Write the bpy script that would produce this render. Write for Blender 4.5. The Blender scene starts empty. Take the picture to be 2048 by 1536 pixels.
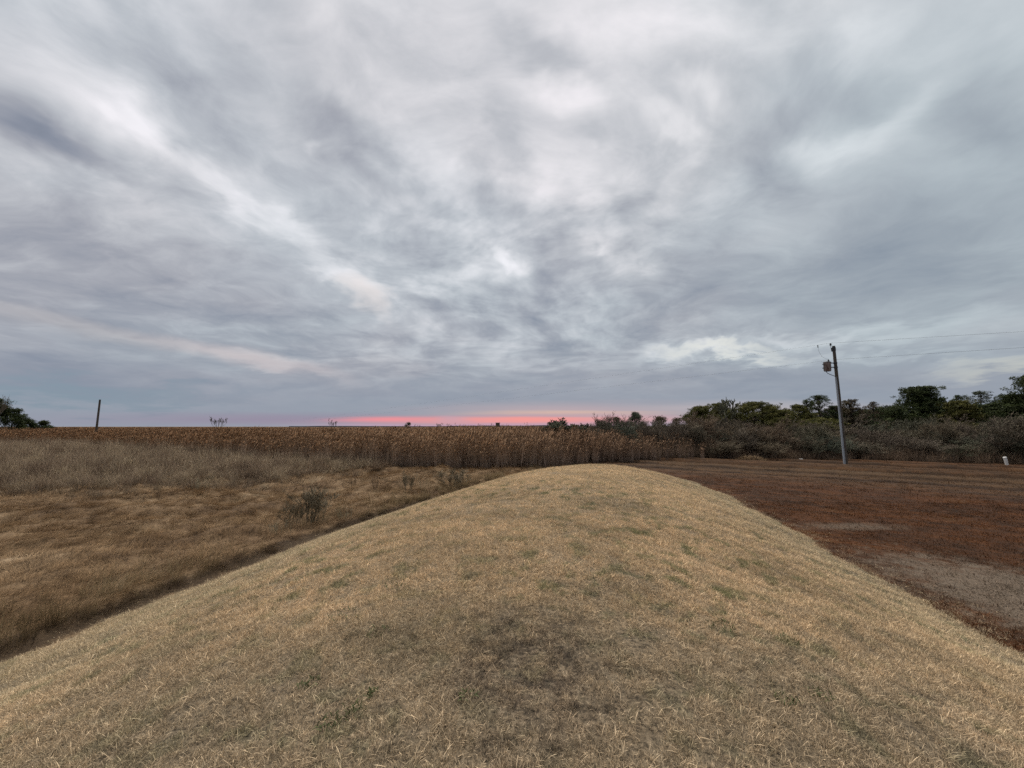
import bpy, math, random, os
import numpy as np
from mathutils import Vector, Matrix, Euler, noise as mnoise
scene = bpy.context.scene
COL = scene.collection
rng = np.random.default_rng(7)
random.seed(7)
R = math.radians
F = 769.0                      # focal length in pixels of the 2048 wide photo
PITCH = math.atan(85.0/F)
CAMH = 3.4
EYE = Vector((0.0, 0.0, CAMH))
def pix_dir(u, v):             # direction of a line of sight, used only to work out world positions
    a = (u-1024.0)/F; b = -(v-768.0)/F
    return Vector((a, math.cos(PITCH)-b*math.sin(PITCH), math.sin(PITCH)+b*math.cos(PITCH)))
def ground_at(u, v, z=0.0):
    d = pix_dir(u, v); s = (z-CAMH)/d.z
    return Vector((d.x*s, d.y*s, z))
def at_depth(u, v, Y):
    d = pix_dir(u, v); s = Y/d.y
    return Vector((d.x*s, Y, CAMH+d.z*s))

# ---------------------------------------------------------------- camera
cam = bpy.data.cameras.new("camera"); camo = bpy.data.objects.new("camera", cam); COL.objects.link(camo)
camo.location = EYE; camo.rotation_euler = (R(90)+PITCH, 0, 0)
cam.sensor_width = 36; cam.lens = 36*F/2048.0
cam.clip_start = 0.05; cam.clip_end = 20000
scene.camera = camo
scene.view_settings.view_transform = 'Standard'; scene.view_settings.look = 'None'
scene.view_settings.exposure = 0; scene.view_settings.gamma = 1

# ---------------------------------------------------------------- node helper
class NT:
    def __init__(s, tree): s.t = tree; s.n = tree.nodes; s.l = tree.links
    def new(s, typ, ins=None, **kw):
        n = s.n.new(typ)
        for k, v in kw.items(): setattr(n, k, v)
        if ins:
            for k, v in ins.items():
                sock = n.inputs[k]
                if isinstance(v, bpy.types.NodeSocket): s.l.new(v, sock)
                else: sock.default_value = v
        return n
    def math(s, op, a, b=None, c=None, clamp=False):
        n = s.n.new('ShaderNodeMath'); n.operation = op; n.use_clamp = clamp
        for i, v in enumerate((a, b, c)):
            if v is None: continue
            if isinstance(v, bpy.types.NodeSocket): s.l.new(v, n.inputs[i])
            else: n.inputs[i].default_value = v
        return n.outputs[0]
    def vm(s, op, a, b=None, sc=None, out=0):
        n = s.n.new('ShaderNodeVectorMath'); n.operation = op
        for i, v in enumerate((a, b)):
            if v is None: continue
            if isinstance(v, bpy.types.NodeSocket): s.l.new(v, n.inputs[i])
            else: n.inputs[i].default_value = v
        if sc is not None:
            if isinstance(sc, bpy.types.NodeSocket): s.l.new(sc, n.inputs['Scale'])
            else: n.inputs['Scale'].default_value = sc
        return n.outputs[out]
    def noise(s, vec, scale, detail=4, rough=.5, dist=0.0, dims='3D', out='Fac'):
        n = s.new('ShaderNodeTexNoise', {'Scale': scale, 'Detail': detail, 'Roughness': rough, 'Distortion': dist}, noise_dimensions=dims)
        if vec is not None: s.l.new(vec, n.inputs['Vector'])
        return n.outputs[out]
    def ramp(s, fac, stops, interp='LINEAR'):
        n = s.n.new('ShaderNodeValToRGB'); n.color_ramp.interpolation = interp
        e = n.color_ramp.elements
        while len(e) < len(stops): e.new(0.5)
        for el, (p, c) in zip(e, stops): el.position = p; el.color = (*c, 1)
        s.l.new(fac, n.inputs[0]); return n.outputs[0]
    def mix(s, fac, a, b, typ='MIX'):
        n = s.n.new('ShaderNodeMix'); n.data_type = 'RGBA'; n.blend_type = typ; n.clamp_factor = True
        for i, v in ((0, fac), (6, a), (7, b)):
            if isinstance(v, bpy.types.NodeSocket): s.l.new(v, n.inputs[i])
            else: n.inputs[i].default_value = v if i == 0 else (*v[:3], 1)
        return n.outputs[2]
    def maprange(s, v, a, b, c, d, interp='LINEAR'):
        n = s.new('ShaderNodeMapRange', {'Value': v, 'From Min': a, 'From Max': b, 'To Min': c, 'To Max': d}, interpolation_type=interp)
        return n.outputs['Result']
def lin(r, g, b):
    f = lambda c: ((c/255+.055)/1.055)**2.4 if c/255 > .04045 else c/255/12.92
    return (f(r), f(g), f(b))

# ---------------------------------------------------------------- sky
SUN_EL, SUN_AZ = R(62), R(-20)          # direction of the brightest part of the cloud deck
world = bpy.data.worlds.new("World"); scene.world = world; world.use_nodes = True
w = NT(world.node_tree)
for n in list(w.n): w.n.remove(n)
tc = w.new('ShaderNodeTexCoord')
d0 = w.vm('NORMALIZE', tc.outputs['Generated'])
sep0 = w.new('ShaderNodeSeparateXYZ', {0: d0})
# cloud deck coordinates: where a line of sight meets a (curved) deck overhead
den = w.math('ADD', w.math('MAXIMUM', sep0.outputs[2], 0.0), 0.16)
px = w.math('DIVIDE', sep0.outputs[0], den); py = w.math('DIVIDE', sep0.outputs[1], den)
P = w.new('ShaderNodeCombineXYZ', {0: px, 1: w.math('MULTIPLY', py, 0.80), 2: 0.0}).outputs[0]
Piso = w.new('ShaderNodeCombineXYZ', {0: px, 1: w.math('MULTIPLY', py, 1.15), 2: 3.0}).outputs[0]
wn = w.new('ShaderNodeTexNoise', {'Scale': 0.9, 'Detail': 3, 'Roughness': .55, 'Vector': Piso})
warp = w.vm('SUBTRACT', wn.outputs['Color'], (.5, .5, .5))
Pw = w.vm('ADD', P, w.vm('SCALE', warp, sc=0.55))
Pw2 = w.vm('ADD', Piso, w.vm('SCALE', warp, sc=1.0))
# directions warped by the same field, so the big shapes get torn edges
wd = w.new('ShaderNodeTexNoise', {'Scale': 2.2, 'Detail': 5, 'Roughness': .6, 'Vector': Pw})
wd2 = w.new('ShaderNodeTexNoise', {'Scale': 3.5, 'Detail': 4, 'Roughness': .6, 'Vector': d0})
dw = w.vm('ADD', d0, w.vm('MULTIPLY', w.vm('SUBTRACT', wd.outputs['Color'], (.5, .5, .5)), (.17, .17, .15)))
dw = w.vm('ADD', dw, w.vm('MULTIPLY', w.vm('SUBTRACT', wd2.outputs['Color'], (.5, .5, .5)), (.20, .20, .12)))
n_big = w.noise(Pw, 1.25, 4, .55)
n_puff = w.noise(Pw2, 3.0, 7, .60)
Pf = w.new('ShaderNodeCombineXYZ', {0: px, 1: w.math('MULTIPLY', py, 0.60), 2: 7.0}).outputs[0]
n_fine = w.noise(w.vm('ADD', Pf, w.vm('SCALE', warp, sc=0.4)), 6.0, 4, .55)
def blob(cx, cy, ax, ay, half, amp_sock, amp, src=None, soft=1.0):
    """a soft elliptical patch of the cloud deck; (ax,ay) end of its long half axis, half = short half axis, px of the photo"""
    c = pix_dir(cx, cy).normalized()
    e = pix_dir(cx+ax, cy+ay).normalized()-c
    L = math.hypot(ax, ay); g = pix_dir(cx-ay/L*half, cy+ax/L*half).normalized()-c
    su, sv = e.length, g.length
    u = e.normalized(); wv = c.cross(u).normalized(); u2 = wv.cross(c).normalized()
    M = Matrix((u2, wv, c)).transposed()
    eu = M.to_euler('XYZ')
    mp = w.new('ShaderNodeMapping', {'Vector': src if src is not None else dw}, vector_type='TEXTURE')
    mp.inputs['Location'].default_value = c; mp.inputs['Rotation'].default_value = eu
    mp.inputs['Scale'].default_value = (su, sv, max(su, sv)*1.2)
    r = w.vm('LENGTH', mp.outputs[0], out=1)
    f = w.maprange(r, 1.35, 0.0, 0, amp, 'SMOOTHSTEP')
    return f if isinstance(amp_sock, float) else w.math('ADD', f, amp_sock)
# broad brightness of the deck by height, in "pixel grey" / 255
V = w.maprange(sep0.outputs[2], 0.02, 0.72, 0.600, 0.785)
V = w.math('MULTIPLY_ADD', w.maprange(sep0.outputs[2], 0.72, 1.0, 0, 1), 0.05, V)
B = [ # cx, cy, ax, ay, half, amp
 (235,215, 90, 75, 50, .10), (300,275, 90,85, 28, .10), (430,350, 110, 80, 26, .10), (550,440,100,80,28,.11), (670,530,110,95,42,.12),
 (480,400,300,230,95,.05),
 (180,335, 90, 60, 26, .07), (60,60,120,60,70,.03),
 (110,270,190, 90, 38,-.13), (20,210,90,60,50,-.08),
 (420,230,200,150, 58,-.09), (700,310,120,110, 75,-.12), (590,170,80,90, 60,-.05), (330,110,120,110,50,-.03),
 (500,50,150,130,60,.05), (690,170,60,110,38,.06), (610,258,26,22,18,.10), (735,325,38,34,26,.09),
 (860,310,75,110,65,.12), (900,230,60,70,45,.05), (760,60,80,60,50,-.05),
 (1080,105,120,40,60,-.13), (1010,250,40,90,36,-.06),
 (1125,190,85,60,60,.15), (1195,190,60,40,40,.06), (1130,320,90,60,60,.12), (1390,200,60,45,45,.11), (1345,270,50,50,35,.10), (1060,370,60,30,30,.06),
 (1290,330,60,50,45,-.08), (1240,230,60,50,40,-.02), (1160,275,28,24,20,-.05),
 (950,480,90,26,28,.10), (1045,517,50,18,20,.14), (930,525,80,26,22,-.05), (860,420,90,40,30,-.04), (1200,480,45,80,38,.12), (1190,500,16,50,16,.05), (1080,460,60,50,36,-.05),
 (730,590,90,60,26,.11), (870,610,160,20,26,.05), (1290,530,60,24,16,.07),(1350,400,120,-40,40,.04),
 (1220,40,220,30,60,.06), (1450,60,150,50,70,.05), (1720,70,110,-40,50,.06), (1850,190,110,-70,34,.06), (1700,290,170,-75,34,.08),
 (1620,130,90,80,50,-.05), (1650,230,220,-60,60,-.09), (1540,350,90,60,60,-.08), (2000,230,120,160,90,-.07),
 (1800,480,330,-70,110,-.11), (1650,590,300,-50,55,-.05), (1350,590,200,-30,60,-.04), (1250,650,250,20,30,-.04),
 (1440,712,210,14,18,.17), (1330,720,120,12,12,.06), (1560,690,160,-14,20,.08), (1760,672,400,-30,32,.12), (1100,740,160,8,14,.04), (1750,720,260,-12,14,.07),
 (1500,770,420,6,22,-.05), (1960,745,220,-30,26,.09),
 (120,520,330,110,90,-.07), (250,640,400,60,50,-.05), (120,750,300,20,50,-.09), (500,600,200,60,50,-.04), (620,500,60,40,26,-.05),
 (420,700,260,56,16,.03), (160,650,240,50,20,.035), (550,728,120,24,14,.05), (600,790,500,10,22,-.04), (960,775,200,8,24,-.03),
]
def after(vec, val):     # makes the next few patches wait for the earlier ones (keeps the shader's stack small)
    return w.vm('SCALE', vec, sc=w.math('MULTIPLY_ADD', val, 1e-7, 1.0))
for i, b in enumerate(B):
    if i % 8 == 0: src = after(dw, V)
    V = blob(b[0], b[1], b[2], b[3], b[4], V, b[5]*.94, src)
# more texture low in the middle, smooth to the right
mid = w.maprange(sep0.outputs[0], 0.30, 0.75, 1.0, 0.45, 'SMOOTHSTEP')
lowfade = w.maprange(sep0.outputs[2], 0.03, 0.22, 0.15, 1.0, 'SMOOTHSTEP')
amp = w.math('MULTIPLY', mid, lowfade)
def addn(V, n, k):
    return w.math('MULTIPLY_ADD', w.math('MULTIPLY', w.math('SUBTRACT', n, 0.5), k), amp, V)
V = addn(V, n_big, 0.15); V = addn(V, n_puff, 0.40); V = addn(V, n_fine, 0.07)
cen = w.math('MULTIPLY', w.maprange(w.math('ABSOLUTE', sep0.outputs[0]), .50, .15, 0, 1, 'SMOOTHSTEP'), w.math('MULTIPLY', w.maprange(sep0.outputs[2], .10, .22, 0, 1, 'SMOOTHSTEP'), w.maprange(sep0.outputs[2], .70, .45, 0, 1, 'SMOOTHSTEP')))
n_mot = w.noise(w.vm('MULTIPLY', w.vm('ADD', after(d0, V), w.vm('SCALE', warp, sc=.10)), (1.0, 1.0, 1.7)), 7.5, 4, .52)
V = w.math('MULTIPLY_ADD', w.math('MULTIPLY', w.math('SUBTRACT', n_mot, .47), .62), cen, V)
deck = w.ramp(V, [(0.40, lin(110,122,138)), (0.52, lin(137,145,160)), (0.62, lin(163,168,178)), (0.72, lin(189,194,201)), (0.84, lin(221,223,228)), (0.96, lin(245,244,249))])
d0 = after(d0, deck); dw = after(dw, deck)
# hue wander: cool grey to slightly warm grey
hue = w.noise(w.vm('ADD', Piso, (5, 2, 9)), 0.8, 3, .5)
deck = w.mix(0.65, deck, w.ramp(hue, [(0.36, (.96, 1.0, 1.0)), (0.5, (1, 1, 1)), (0.62, (1.04, .995, .98))]), 'MULTIPLY')
deck = w.mix(w.maprange(sep0.outputs[0], 0.1, 0.8, 0, 1), deck, w.mix(1.0, deck, (.955, 1.0, .99), 'MULTIPLY'))
# warm light under the deck
def tint(deck, f, c, k=1.0):
    return w.mix(w.math('MULTIPLY', f, k, clamp=True), deck, c)
z = 0.0
# directions squeezed toward flat streaks near the horizon
hz = w.new('ShaderNodeCombineXYZ', {0: sep0.outputs[0], 1: sep0.outputs[1], 2: w.math('MULTIPLY', sep0.outputs[2], 22.0)}).outputs[0]
hn = w.new('ShaderNodeTexNoise', {'Scale': 2.6, 'Detail': 5, 'Roughness': .55, 'Vector': hz})
dh = w.vm('ADD', d0, w.vm('MULTIPLY', w.vm('SUBTRACT', hn.outputs['Color'], (.5, .5, .5)), (.16, .0, .020)))
def hb(x, y, hw, hh, src=dh): return blob(x, y, hw, 0.001, hh, 0.0, 1.0, src)
deck = tint(deck, w.maprange(sep0.outputs[2], .17, .03, 0, 1, 'SMOOTHSTEP'), lin(142,151,168), .55)
dl = w.vm('ADD', w.vm('SCALE', d0, sc=.65), w.vm('SCALE', dw, sc=.35))
deck = tint(deck, blob(500, 716, 200, 40, 20, 0.0, 1.0, dl), lin(208,194,194), .6)
deck = tint(deck, blob(150, 650, 260, 52, 26, 0.0, 1.0, dl), lin(178,171,172), .4)
deck = tint(deck, blob(740, 600, 60, 40, 24, 0.0, 1.0), lin(226,214,208), .5)
deck = tint(deck, blob(1450, 712, 150, 8, 13, 0.0, 1.0), lin(228,229,222), .7)
deck = tint(deck, blob(1990, 745, 150, -20, 26, 0.0, 1.0), lin(206,206,194), .6)
deck = tint(deck, blob(100, 790, 380, 4, 34, 0.0, 1.0), lin(128,148,163), .7)
deck = tint(deck, hb(1150, 822, 380, 20), lin(190,170,176), .8)
deck = tint(deck, hb(560, 838, 330, 14), lin(150,138,160), .8)
deck = tint(deck, hb(1500, 815, 330, 14), lin(190,182,186), .7)
deck = tint(deck, hb(1120, 826, 230, 5), lin(216,184,170), .8)
deck = tint(deck, hb(1060, 843, 420, 15), lin(220,158,168), .8)
deck = tint(deck, hb(780, 838, 120, 6.5), lin(240,146,154), .95)
deck = tint(deck, hb(1040, 839, 230, 6.0), lin(246,156,150), 1.0)
deck = tint(deck, hb(1270, 837, 140, 9), lin(236,176,172), .4)
deck = tint(deck, hb(905, 838, 34, 7), lin(196,164,178), .65)
deck = tint(deck, hb(900, 850, 260, 4), lin(196,160,186), .8)
SKYG = 1.0
# clear air above the cloud shows through a little
nis = w.new('ShaderNodeTexSky', sky_type='NISHITA', sun_disc=False, sun_elevation=SUN_EL, sun_rotation=SUN_AZ)
clear = w.new('ShaderNodeBackground', {'Color': nis.outputs[0], 'Strength': 0.06})
cloudy = w.new('ShaderNodeBackground', {'Color': deck, 'Strength': SKYG})
mx = w.new('ShaderNodeMixShader', {0: 0.96, 1: clear.outputs[0], 2: cloudy.outputs[0]})
wo = w.new('ShaderNodeOutputWorld', {'Surface': mx.outputs[0]})
sun = bpy.data.lights.new("sun", 'SUN'); suno = bpy.data.objects.new("sun", sun); COL.objects.link(suno)
sun.energy = 4.0; sun.angle = R(50); sun.color = (1.0, .93, .84)
sd = Vector((math.sin(SUN_AZ)*math.cos(SUN_EL), math.cos(SUN_AZ)*math.cos(SUN_EL), math.sin(SUN_EL)))
suno.rotation_euler = (-sd).to_track_quat('-Z', 'Y').to_euler(); suno.location = (0, 0, 60)
world.cycles.sampling_method = 'MANUAL'; world.cycles.sample_map_resolution = 256
cy = scene.cycles
cy.use_adaptive_sampling = True; cy.use_denoising = False; cy.adaptive_threshold = 0.02; cy.adaptive_min_samples = 28
cy.max_bounces = 4; cy.diffuse_bounces = 2; cy.glossy_bounces = 1; cy.transmission_bounces = 2; cy.transparent_max_bounces = 4
cy.caustics_reflective = False; cy.caustics_refractive = False

# ================================================================ mesh helpers
def tag(o, label=None, cat=None, group=None, kind=None):
    if label: o['label'] = label
    if cat: o['category'] = cat
    if group: o['group'] = group
    if kind: o['kind'] = kind
    return o
def mesh_np(name, V, faces, attrs=None, smooth=False):
    """V (n,3); faces: list of int arrays (m,k)"""
    me = bpy.data.meshes.new(name)
    V = np.asarray(V, dtype=np.float32)
    me.vertices.add(len(V)); me.vertices.foreach_set('co', V.ravel())
    tot = [np.full(len(f), f.shape[1], dtype=np.int32) for f in faces if len(f)]
    loops = np.concatenate([np.asarray(f, dtype=np.int32).ravel() for f in faces if len(f)])
    tot = np.concatenate(tot); start = np.concatenate(([0], np.cumsum(tot)[:-1])).astype(np.int32)
    me.loops.add(len(loops)); me.loops.foreach_set('vertex_index', loops)
    me.polygons.add(len(tot)); me.polygons.foreach_set('loop_start', start); me.polygons.foreach_set('loop_total', tot)
    me.polygons.foreach_set('use_smooth', np.full(len(tot), smooth))
    for k, a in (attrs or {}).items():
        at = me.attributes.new(k, 'FLOAT', 'POINT'); at.data.foreach_set('value', np.asarray(a, dtype=np.float32))
    me.update(calc_edges=True)
    return me
class MB:
    def __init__(s): s.V = []; s.F3 = []; s.F4 = []; s.n = 0; s.A = {'rnd': [], 'h': []}
    def add(s, V, F, rnd=.5, h=None):
        V = np.asarray(V, dtype=float); F = np.asarray(F, dtype=int)
        s.V.append(V)
        (s.F3 if F.shape[1] == 3 else s.F4).append(F+s.n)
        s.A['rnd'].append(np.broadcast_to(rnd, (len(V),)).astype(float)); s.A['h'].append(np.broadcast_to(0.5 if h is None else h, (len(V),)).astype(float))
        s.n += len(V)
    def tube(s, pts, rad, sides=6, rnd=.5, h=None, caps=True):
        pts = np.asarray(pts, dtype=float); rad = np.broadcast_to(rad, (len(pts),))
        n = len(pts); rings = []
        for i in range(n):
            t = pts[min(i+1, n-1)]-pts[max(i-1, 0)]; t = t/(np.linalg.norm(t)+1e-9)
            a = np.cross(t, (0, 0, 1.0)) if abs(t[2]) < .9 else np.cross(t, (0, 1.0, 0)); a /= np.linalg.norm(a); b = np.cross(t, a)
            th = np.arange(sides)*2*np.pi/sides
            rings.append(pts[i]+rad[i]*(np.cos(th)[:, None]*a+np.sin(th)[:, None]*b))
        V = np.concatenate(rings); F = []
        for i in range(n-1):
            for j in range(sides):
                k = (j+1) % sides
                F.append((i*sides+j, i*sides+k, (i+1)*sides+k, (i+1)*sides+j))
        s.add(V, np.array(F), rnd, None if h is None else np.repeat(h, sides))
        if caps:
            for base, c, fl in ((0, pts[0], 1), ((n-1)*sides, pts[-1], 0)):
                ring = V[base:base+sides]
                Vc = np.vstack((ring, c)); Fc = [(j, (j+1) % sides, sides) if not fl else ((j+1) % sides, j, sides) for j in range(sides)]
                s.add(Vc, np.array(Fc), rnd, None if h is None else (h[0] if fl else h[-1]))
    def box(s, c, d, rz=0.0, rnd=.5):
        c = np.array(c, float); d = np.array(d, float)/2
        V = np.array([(x, y, z) for z in (-1, 1) for x, y in ((-1, -1), (1, -1), (1, 1), (-1, 1))], float)*d
        ca, sa = math.cos(rz), math.sin(rz); V = V@np.array([[ca, sa, 0], [-sa, ca, 0], [0, 0, 1]])+c
        s.add(V, np.array([(3, 2, 1, 0), (4, 5, 6, 7), (0, 1, 5, 4), (1, 2, 6, 5), (2, 3, 7, 6), (3, 0, 4, 7)]), rnd)
    def lathe(s, c, prof, sides=20, rnd=.5, ax=(0, 0, 1)):
        """prof: (radius, along) pairs"""
        ax = np.array(ax, float); ax /= np.linalg.norm(ax)
        a = np.cross(ax, (0, 1.0, 0)) if abs(ax[1]) < .9 else np.cross(ax, (1.0, 0, 0)); a /= np.linalg.norm(a); b = np.cross(ax, a)
        th = np.arange(sides)*2*np.pi/sides; V = []
        for r, t in prof: V.append(np.array(c)+ax*t+r*(np.cos(th)[:, None]*a+np.sin(th)[:, None]*b))
        V = np.concatenate(V); F = [(i*sides+j, i*sides+(j+1) % sides, (i+1)*sides+(j+1) % sides, (i+1)*sides+j) for i in range(len(prof)-1) for j in range(sides)]
        s.add(V, np.array(F), rnd)
    def build(s, name, mat, parent=None, smooth=False, link=True):
        F = [np.concatenate(f) for f in (s.F3, s.F4) if f]
        me = mesh_np(name, np.concatenate(s.V), F, {k: np.concatenate(v) for k, v in s.A.items()}, smooth)
        me.materials.append(mat)
        o = bpy.data.objects.new(name, me)
        if link: COL.objects.link(o)
        if parent: o.parent = parent
        return o
def empty(name, loc=(0, 0, 0), rz=0.0):
    o = bpy.data.objects.new(name, None); COL.objects.link(o); o.location = loc; o.rotation_euler = (0, 0, rz); o.empty_display_size = .3
    return o

# numpy value noise
_perm = np.random.default_rng(3).random((256, 256))
def vnoise(x, y):
    xi = np.floor(x).astype(int); yi = np.floor(y).astype(int); fx = x-xi; fy = y-yi
    fx = fx*fx*(3-2*fx); fy = fy*fy*(3-2*fy)
    g = lambda a, b: _perm[a & 255, b & 255]
    return (g(xi, yi)*(1-fx)+g(xi+1, yi)*fx)*(1-fy)+(g(xi, yi+1)*(1-fx)+g(xi+1, yi+1)*fx)*fy
def fbm(x, y, o=4):
    s = 0; a = .5; t = 0
    for i in range(o): s = s+a*vnoise(x*2**i+i*17.3, y*2**i+i*9.1); t += a; a *= .5
    return s/t-.5
def sstep(a, b, x): t = np.clip((x-a)/(b-a), 0, 1); return t*t*(3-2*t)

# ================================================================ the land
MH = 1.70
def toes(Y):
    L = np.interp(Y, [-20, -6, 2, 6, 12.3, 19.7, 24, 28, 31], [-8.6, -8.2, -7.7, -7.4, -5.9, -3.0, -1.2, 1.2, 4.0])
    Rr = np.interp(Y, [-20, -6, 0, 6, 8.2, 13.5, 20, 24, 28, 31], [5.0, 6.2, 7.0, 7.7, 8.2, 9.4, 10.8, 11.2, 10.4, 8.6])
    L = L+(vnoise(Y*1.1+3, Y*0+.5)-.5)*.34+(vnoise(Y*4.1, Y*0+2.5)-.5)*.12; Rr = Rr+(vnoise(Y*.9+33, Y*0+7.5)-.5)*.45+(vnoise(Y*3.7, Y*0+9.5)-.5)*.16
    return L, Rr
def mound_z(X, Y):
    L, Rr = toes(Y); c = (L+Rr)/2; w_ = (Rr-L)/2
    t = np.abs((X-c)/w_)
    prof = np.clip(1-t**2.0, 0, 1)**1.25
    u = np.clip((Y-14.5)/15.5, 0, 1)
    g = np.clip(1-u**1.9, 0, 1)
    z = MH*prof*g
    z = z+(fbm(X*.35+3, Y*.35, 3)*.17+fbm(X*1.3, Y*1.3, 3)*.06)*sstep(0, .5, prof*g)
    return np.where((t < 1) & (Y < 30), z, 0)
QX, QY = .6, .8
def ground_z(X, Y):
    L, Rr = toes(Y)
    inL = sstep(1.0, 3.0, L-X)*sstep(60, 34, Y)
    z = inL*(np.maximum(fbm(X*.55, Y*.8, 4), -.2)*.80+.05)
    q = X*QX+Y*QY
    right = sstep(1.5, 4, X-Rr)
    for q0, dpt in ((33.5, .05), (37.0, .10), (40.9, .16), (43.3, .12), (47.0, .18), (50.5, .14)):
        z = z - right*dpt*1.5*np.exp(-((q-q0)/.38)**2) + right*dpt*1.1*np.exp(-((q-q0-1.1)/.6)**2)
    z = z + right*fbm(X*.3, Y*.3, 3)*.10
    # narrow ditch along the left toe
    z = z - .10*np.exp(-((X-L+.35)/.35)**2)*sstep(31, 27, Y)
    return z
def top_z(X, Y):
    return np.maximum(mound_z(X, Y)-.02, ground_z(X, Y))
def grid(xs, ys, fz):
    X, Y = np.meshgrid(xs, ys); Z = fz(X, Y); nx, ny = len(xs), len(ys)
    V = np.stack((X, Y, Z), -1).reshape(-1, 3)
    i = np.arange(nx-1)[None, :]+np.arange(ny-1)[:, None]*nx
    return V, np.stack((i, i+1, i+1+nx, i+nx), -1).reshape(-1, 4)

# ---------------------------------------------------------------- materials
def new_mat(name):
    m = bpy.data.materials.new(name); m.use_nodes = True
    t = NT(m.node_tree)
    for n in list(t.n): t.n.remove(n)
    out = t.new('ShaderNodeOutputMaterial')
    return m, t, out
def finish(t, out, col, rough=.85, bump=None, bs=.5, bd=.02, spec=.2, trans=0.0, metal=0.0):
    p = t.new('ShaderNodeBsdfPrincipled', {'Roughness': rough, 'Metallic': metal})
    p.inputs['Specular IOR Level'].default_value = spec
    if isinstance(col, bpy.types.NodeSocket): t.l.new(col, p.inputs['Base Color'])
    else: p.inputs['Base Color'].default_value = (*col, 1)
    if bump is not None:
        b = t.new('ShaderNodeBump', {'Strength': bs, 'Distance': bd, 'Height': bump}); t.l.new(b.outputs[0], p.inputs['Normal'])
    s = p.outputs[0]
    if trans > 0:
        tr = t.new('ShaderNodeBsdfTranslucent')
        if isinstance(col, bpy.types.NodeSocket): t.l.new(col, tr.inputs['Color'])
        else: tr.inputs['Color'].default_value = (*col, 1)
        s = t.new('ShaderNodeMixShader', {0: trans, 1: s, 2: tr.outputs[0]}).outputs[0]
    t.l.new(s, out.inputs['Surface'])
def flat(t, s=1.0):
    g = t.new('ShaderNodeNewGeometry')
    return t.vm('MULTIPLY', g.outputs['Position'], (s, s, 0))
def patch(t, pos, x, y, rx, ry, soft=.5):
    """1 inside an ellipse on the ground with a ragged soft rim"""
    d = t.vm('DIVIDE', t.vm('SUBTRACT', pos, (x, y, 0)), (rx, ry, 1))
    n = t.noise(pos, 2.6, 6, .72)
    r = t.math('ADD', t.vm('LENGTH', d, out=1), t.math('MULTIPLY', t.math('SUBTRACT', n, .5), 2.6))
    return t.maprange(r, 1+soft, 1-soft, 0, 1, 'SMOOTHSTEP')
def mound_colour(t):
    pos = flat(t)
    a = t.noise(pos, .55, 4, .6); b = t.noise(pos, 2.6, 5, .65)
    c = t.ramp(a, [(.30, (.48, .352, .212)), (.5, (.67, .492, .30)), (.72, (.82, .60, .375))])
    green = t.maprange(b, .52, .60, 0, 1)
    sideg = t.maprange(t.noise(t.vm('ADD', pos, (9, 4, 0)), .30, 3, .5), .40, .58, .35, 1)
    c = t.mix(t.math('MULTIPLY', t.math('MULTIPLY', green, sideg), .85), c, (.19, .205, .085))
    # close to the foot of the picture the turf is thinner, greyer and browner
    sy = t.new('ShaderNodeSeparateXYZ', {0: pos})
    thin = t.maprange(t.math('ADD', sy.outputs[1], t.math('MULTIPLY', t.math('SUBTRACT', a, .5), 5.0)), 4.9, 2.6, 0, 1, 'SMOOTHSTEP')
    c = t.mix(t.math('MULTIPLY', thin, .55), c, (.42, .34, .235))
    m1 = t.noise(t.vm('ADD', pos, (3, 8, 0)), 4.2, 6, .68); m2 = t.noise(t.vm('ADD', pos, (11, 2, 0)), 8.5, 5, .7)
    worn = t.math('MULTIPLY', patch(t, t.vm('ADD', pos, t.vm('MULTIPLY', pos, (0, .45, 0))), .12, 4.5, .55, 1.05, .6), t.maprange(m1, .40, .56, .1, 1))
    c = t.mix(t.math('MULTIPLY', worn, .85), c, (.12, .086, .064))
    near = t.maprange(sy.outputs[1], 7.5, 3.0, .25, 1, 'SMOOTHSTEP')
    c = t.mix(t.math('MULTIPLY', near, t.maprange(m1, .53, .66, 0, .65)), c, (.19, .155, .10))
    c = t.mix(t.math('MULTIPLY', near, t.maprange(m2, .50, .36, 0, .55)), c, (.74, .59, .40))
    c = t.mix(t.math('MULTIPLY', patch(t, pos, -.7, 3.5, .7, .30, .7), .30), c, (.14, .12, .07))
    c = t.mix(t.math('MULTIPLY', patch(t, pos, 2.3, 9.3, 1.1, .6), .40), c, (.20, .17, .11))
    lightz = patch(t, pos, 3.8, 14.5, 4.2, 5.0, .6)
    c = t.mix(t.math('MULTIPLY', lightz, .45), c, (.84, .63, .39))
    # slopes: paler and slightly green-grey
    slope = t.maprange(t.math('ABSOLUTE', t.math('SUBTRACT', sy.outputs[0], t.math('MULTIPLY', sy.outputs[1], .16))), 3.6, 6.2, 0, 1, 'SMOOTHSTEP')
    c = t.mix(t.math('MULTIPLY', slope, .45), c, (.56, .475, .32))
    return c
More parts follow.
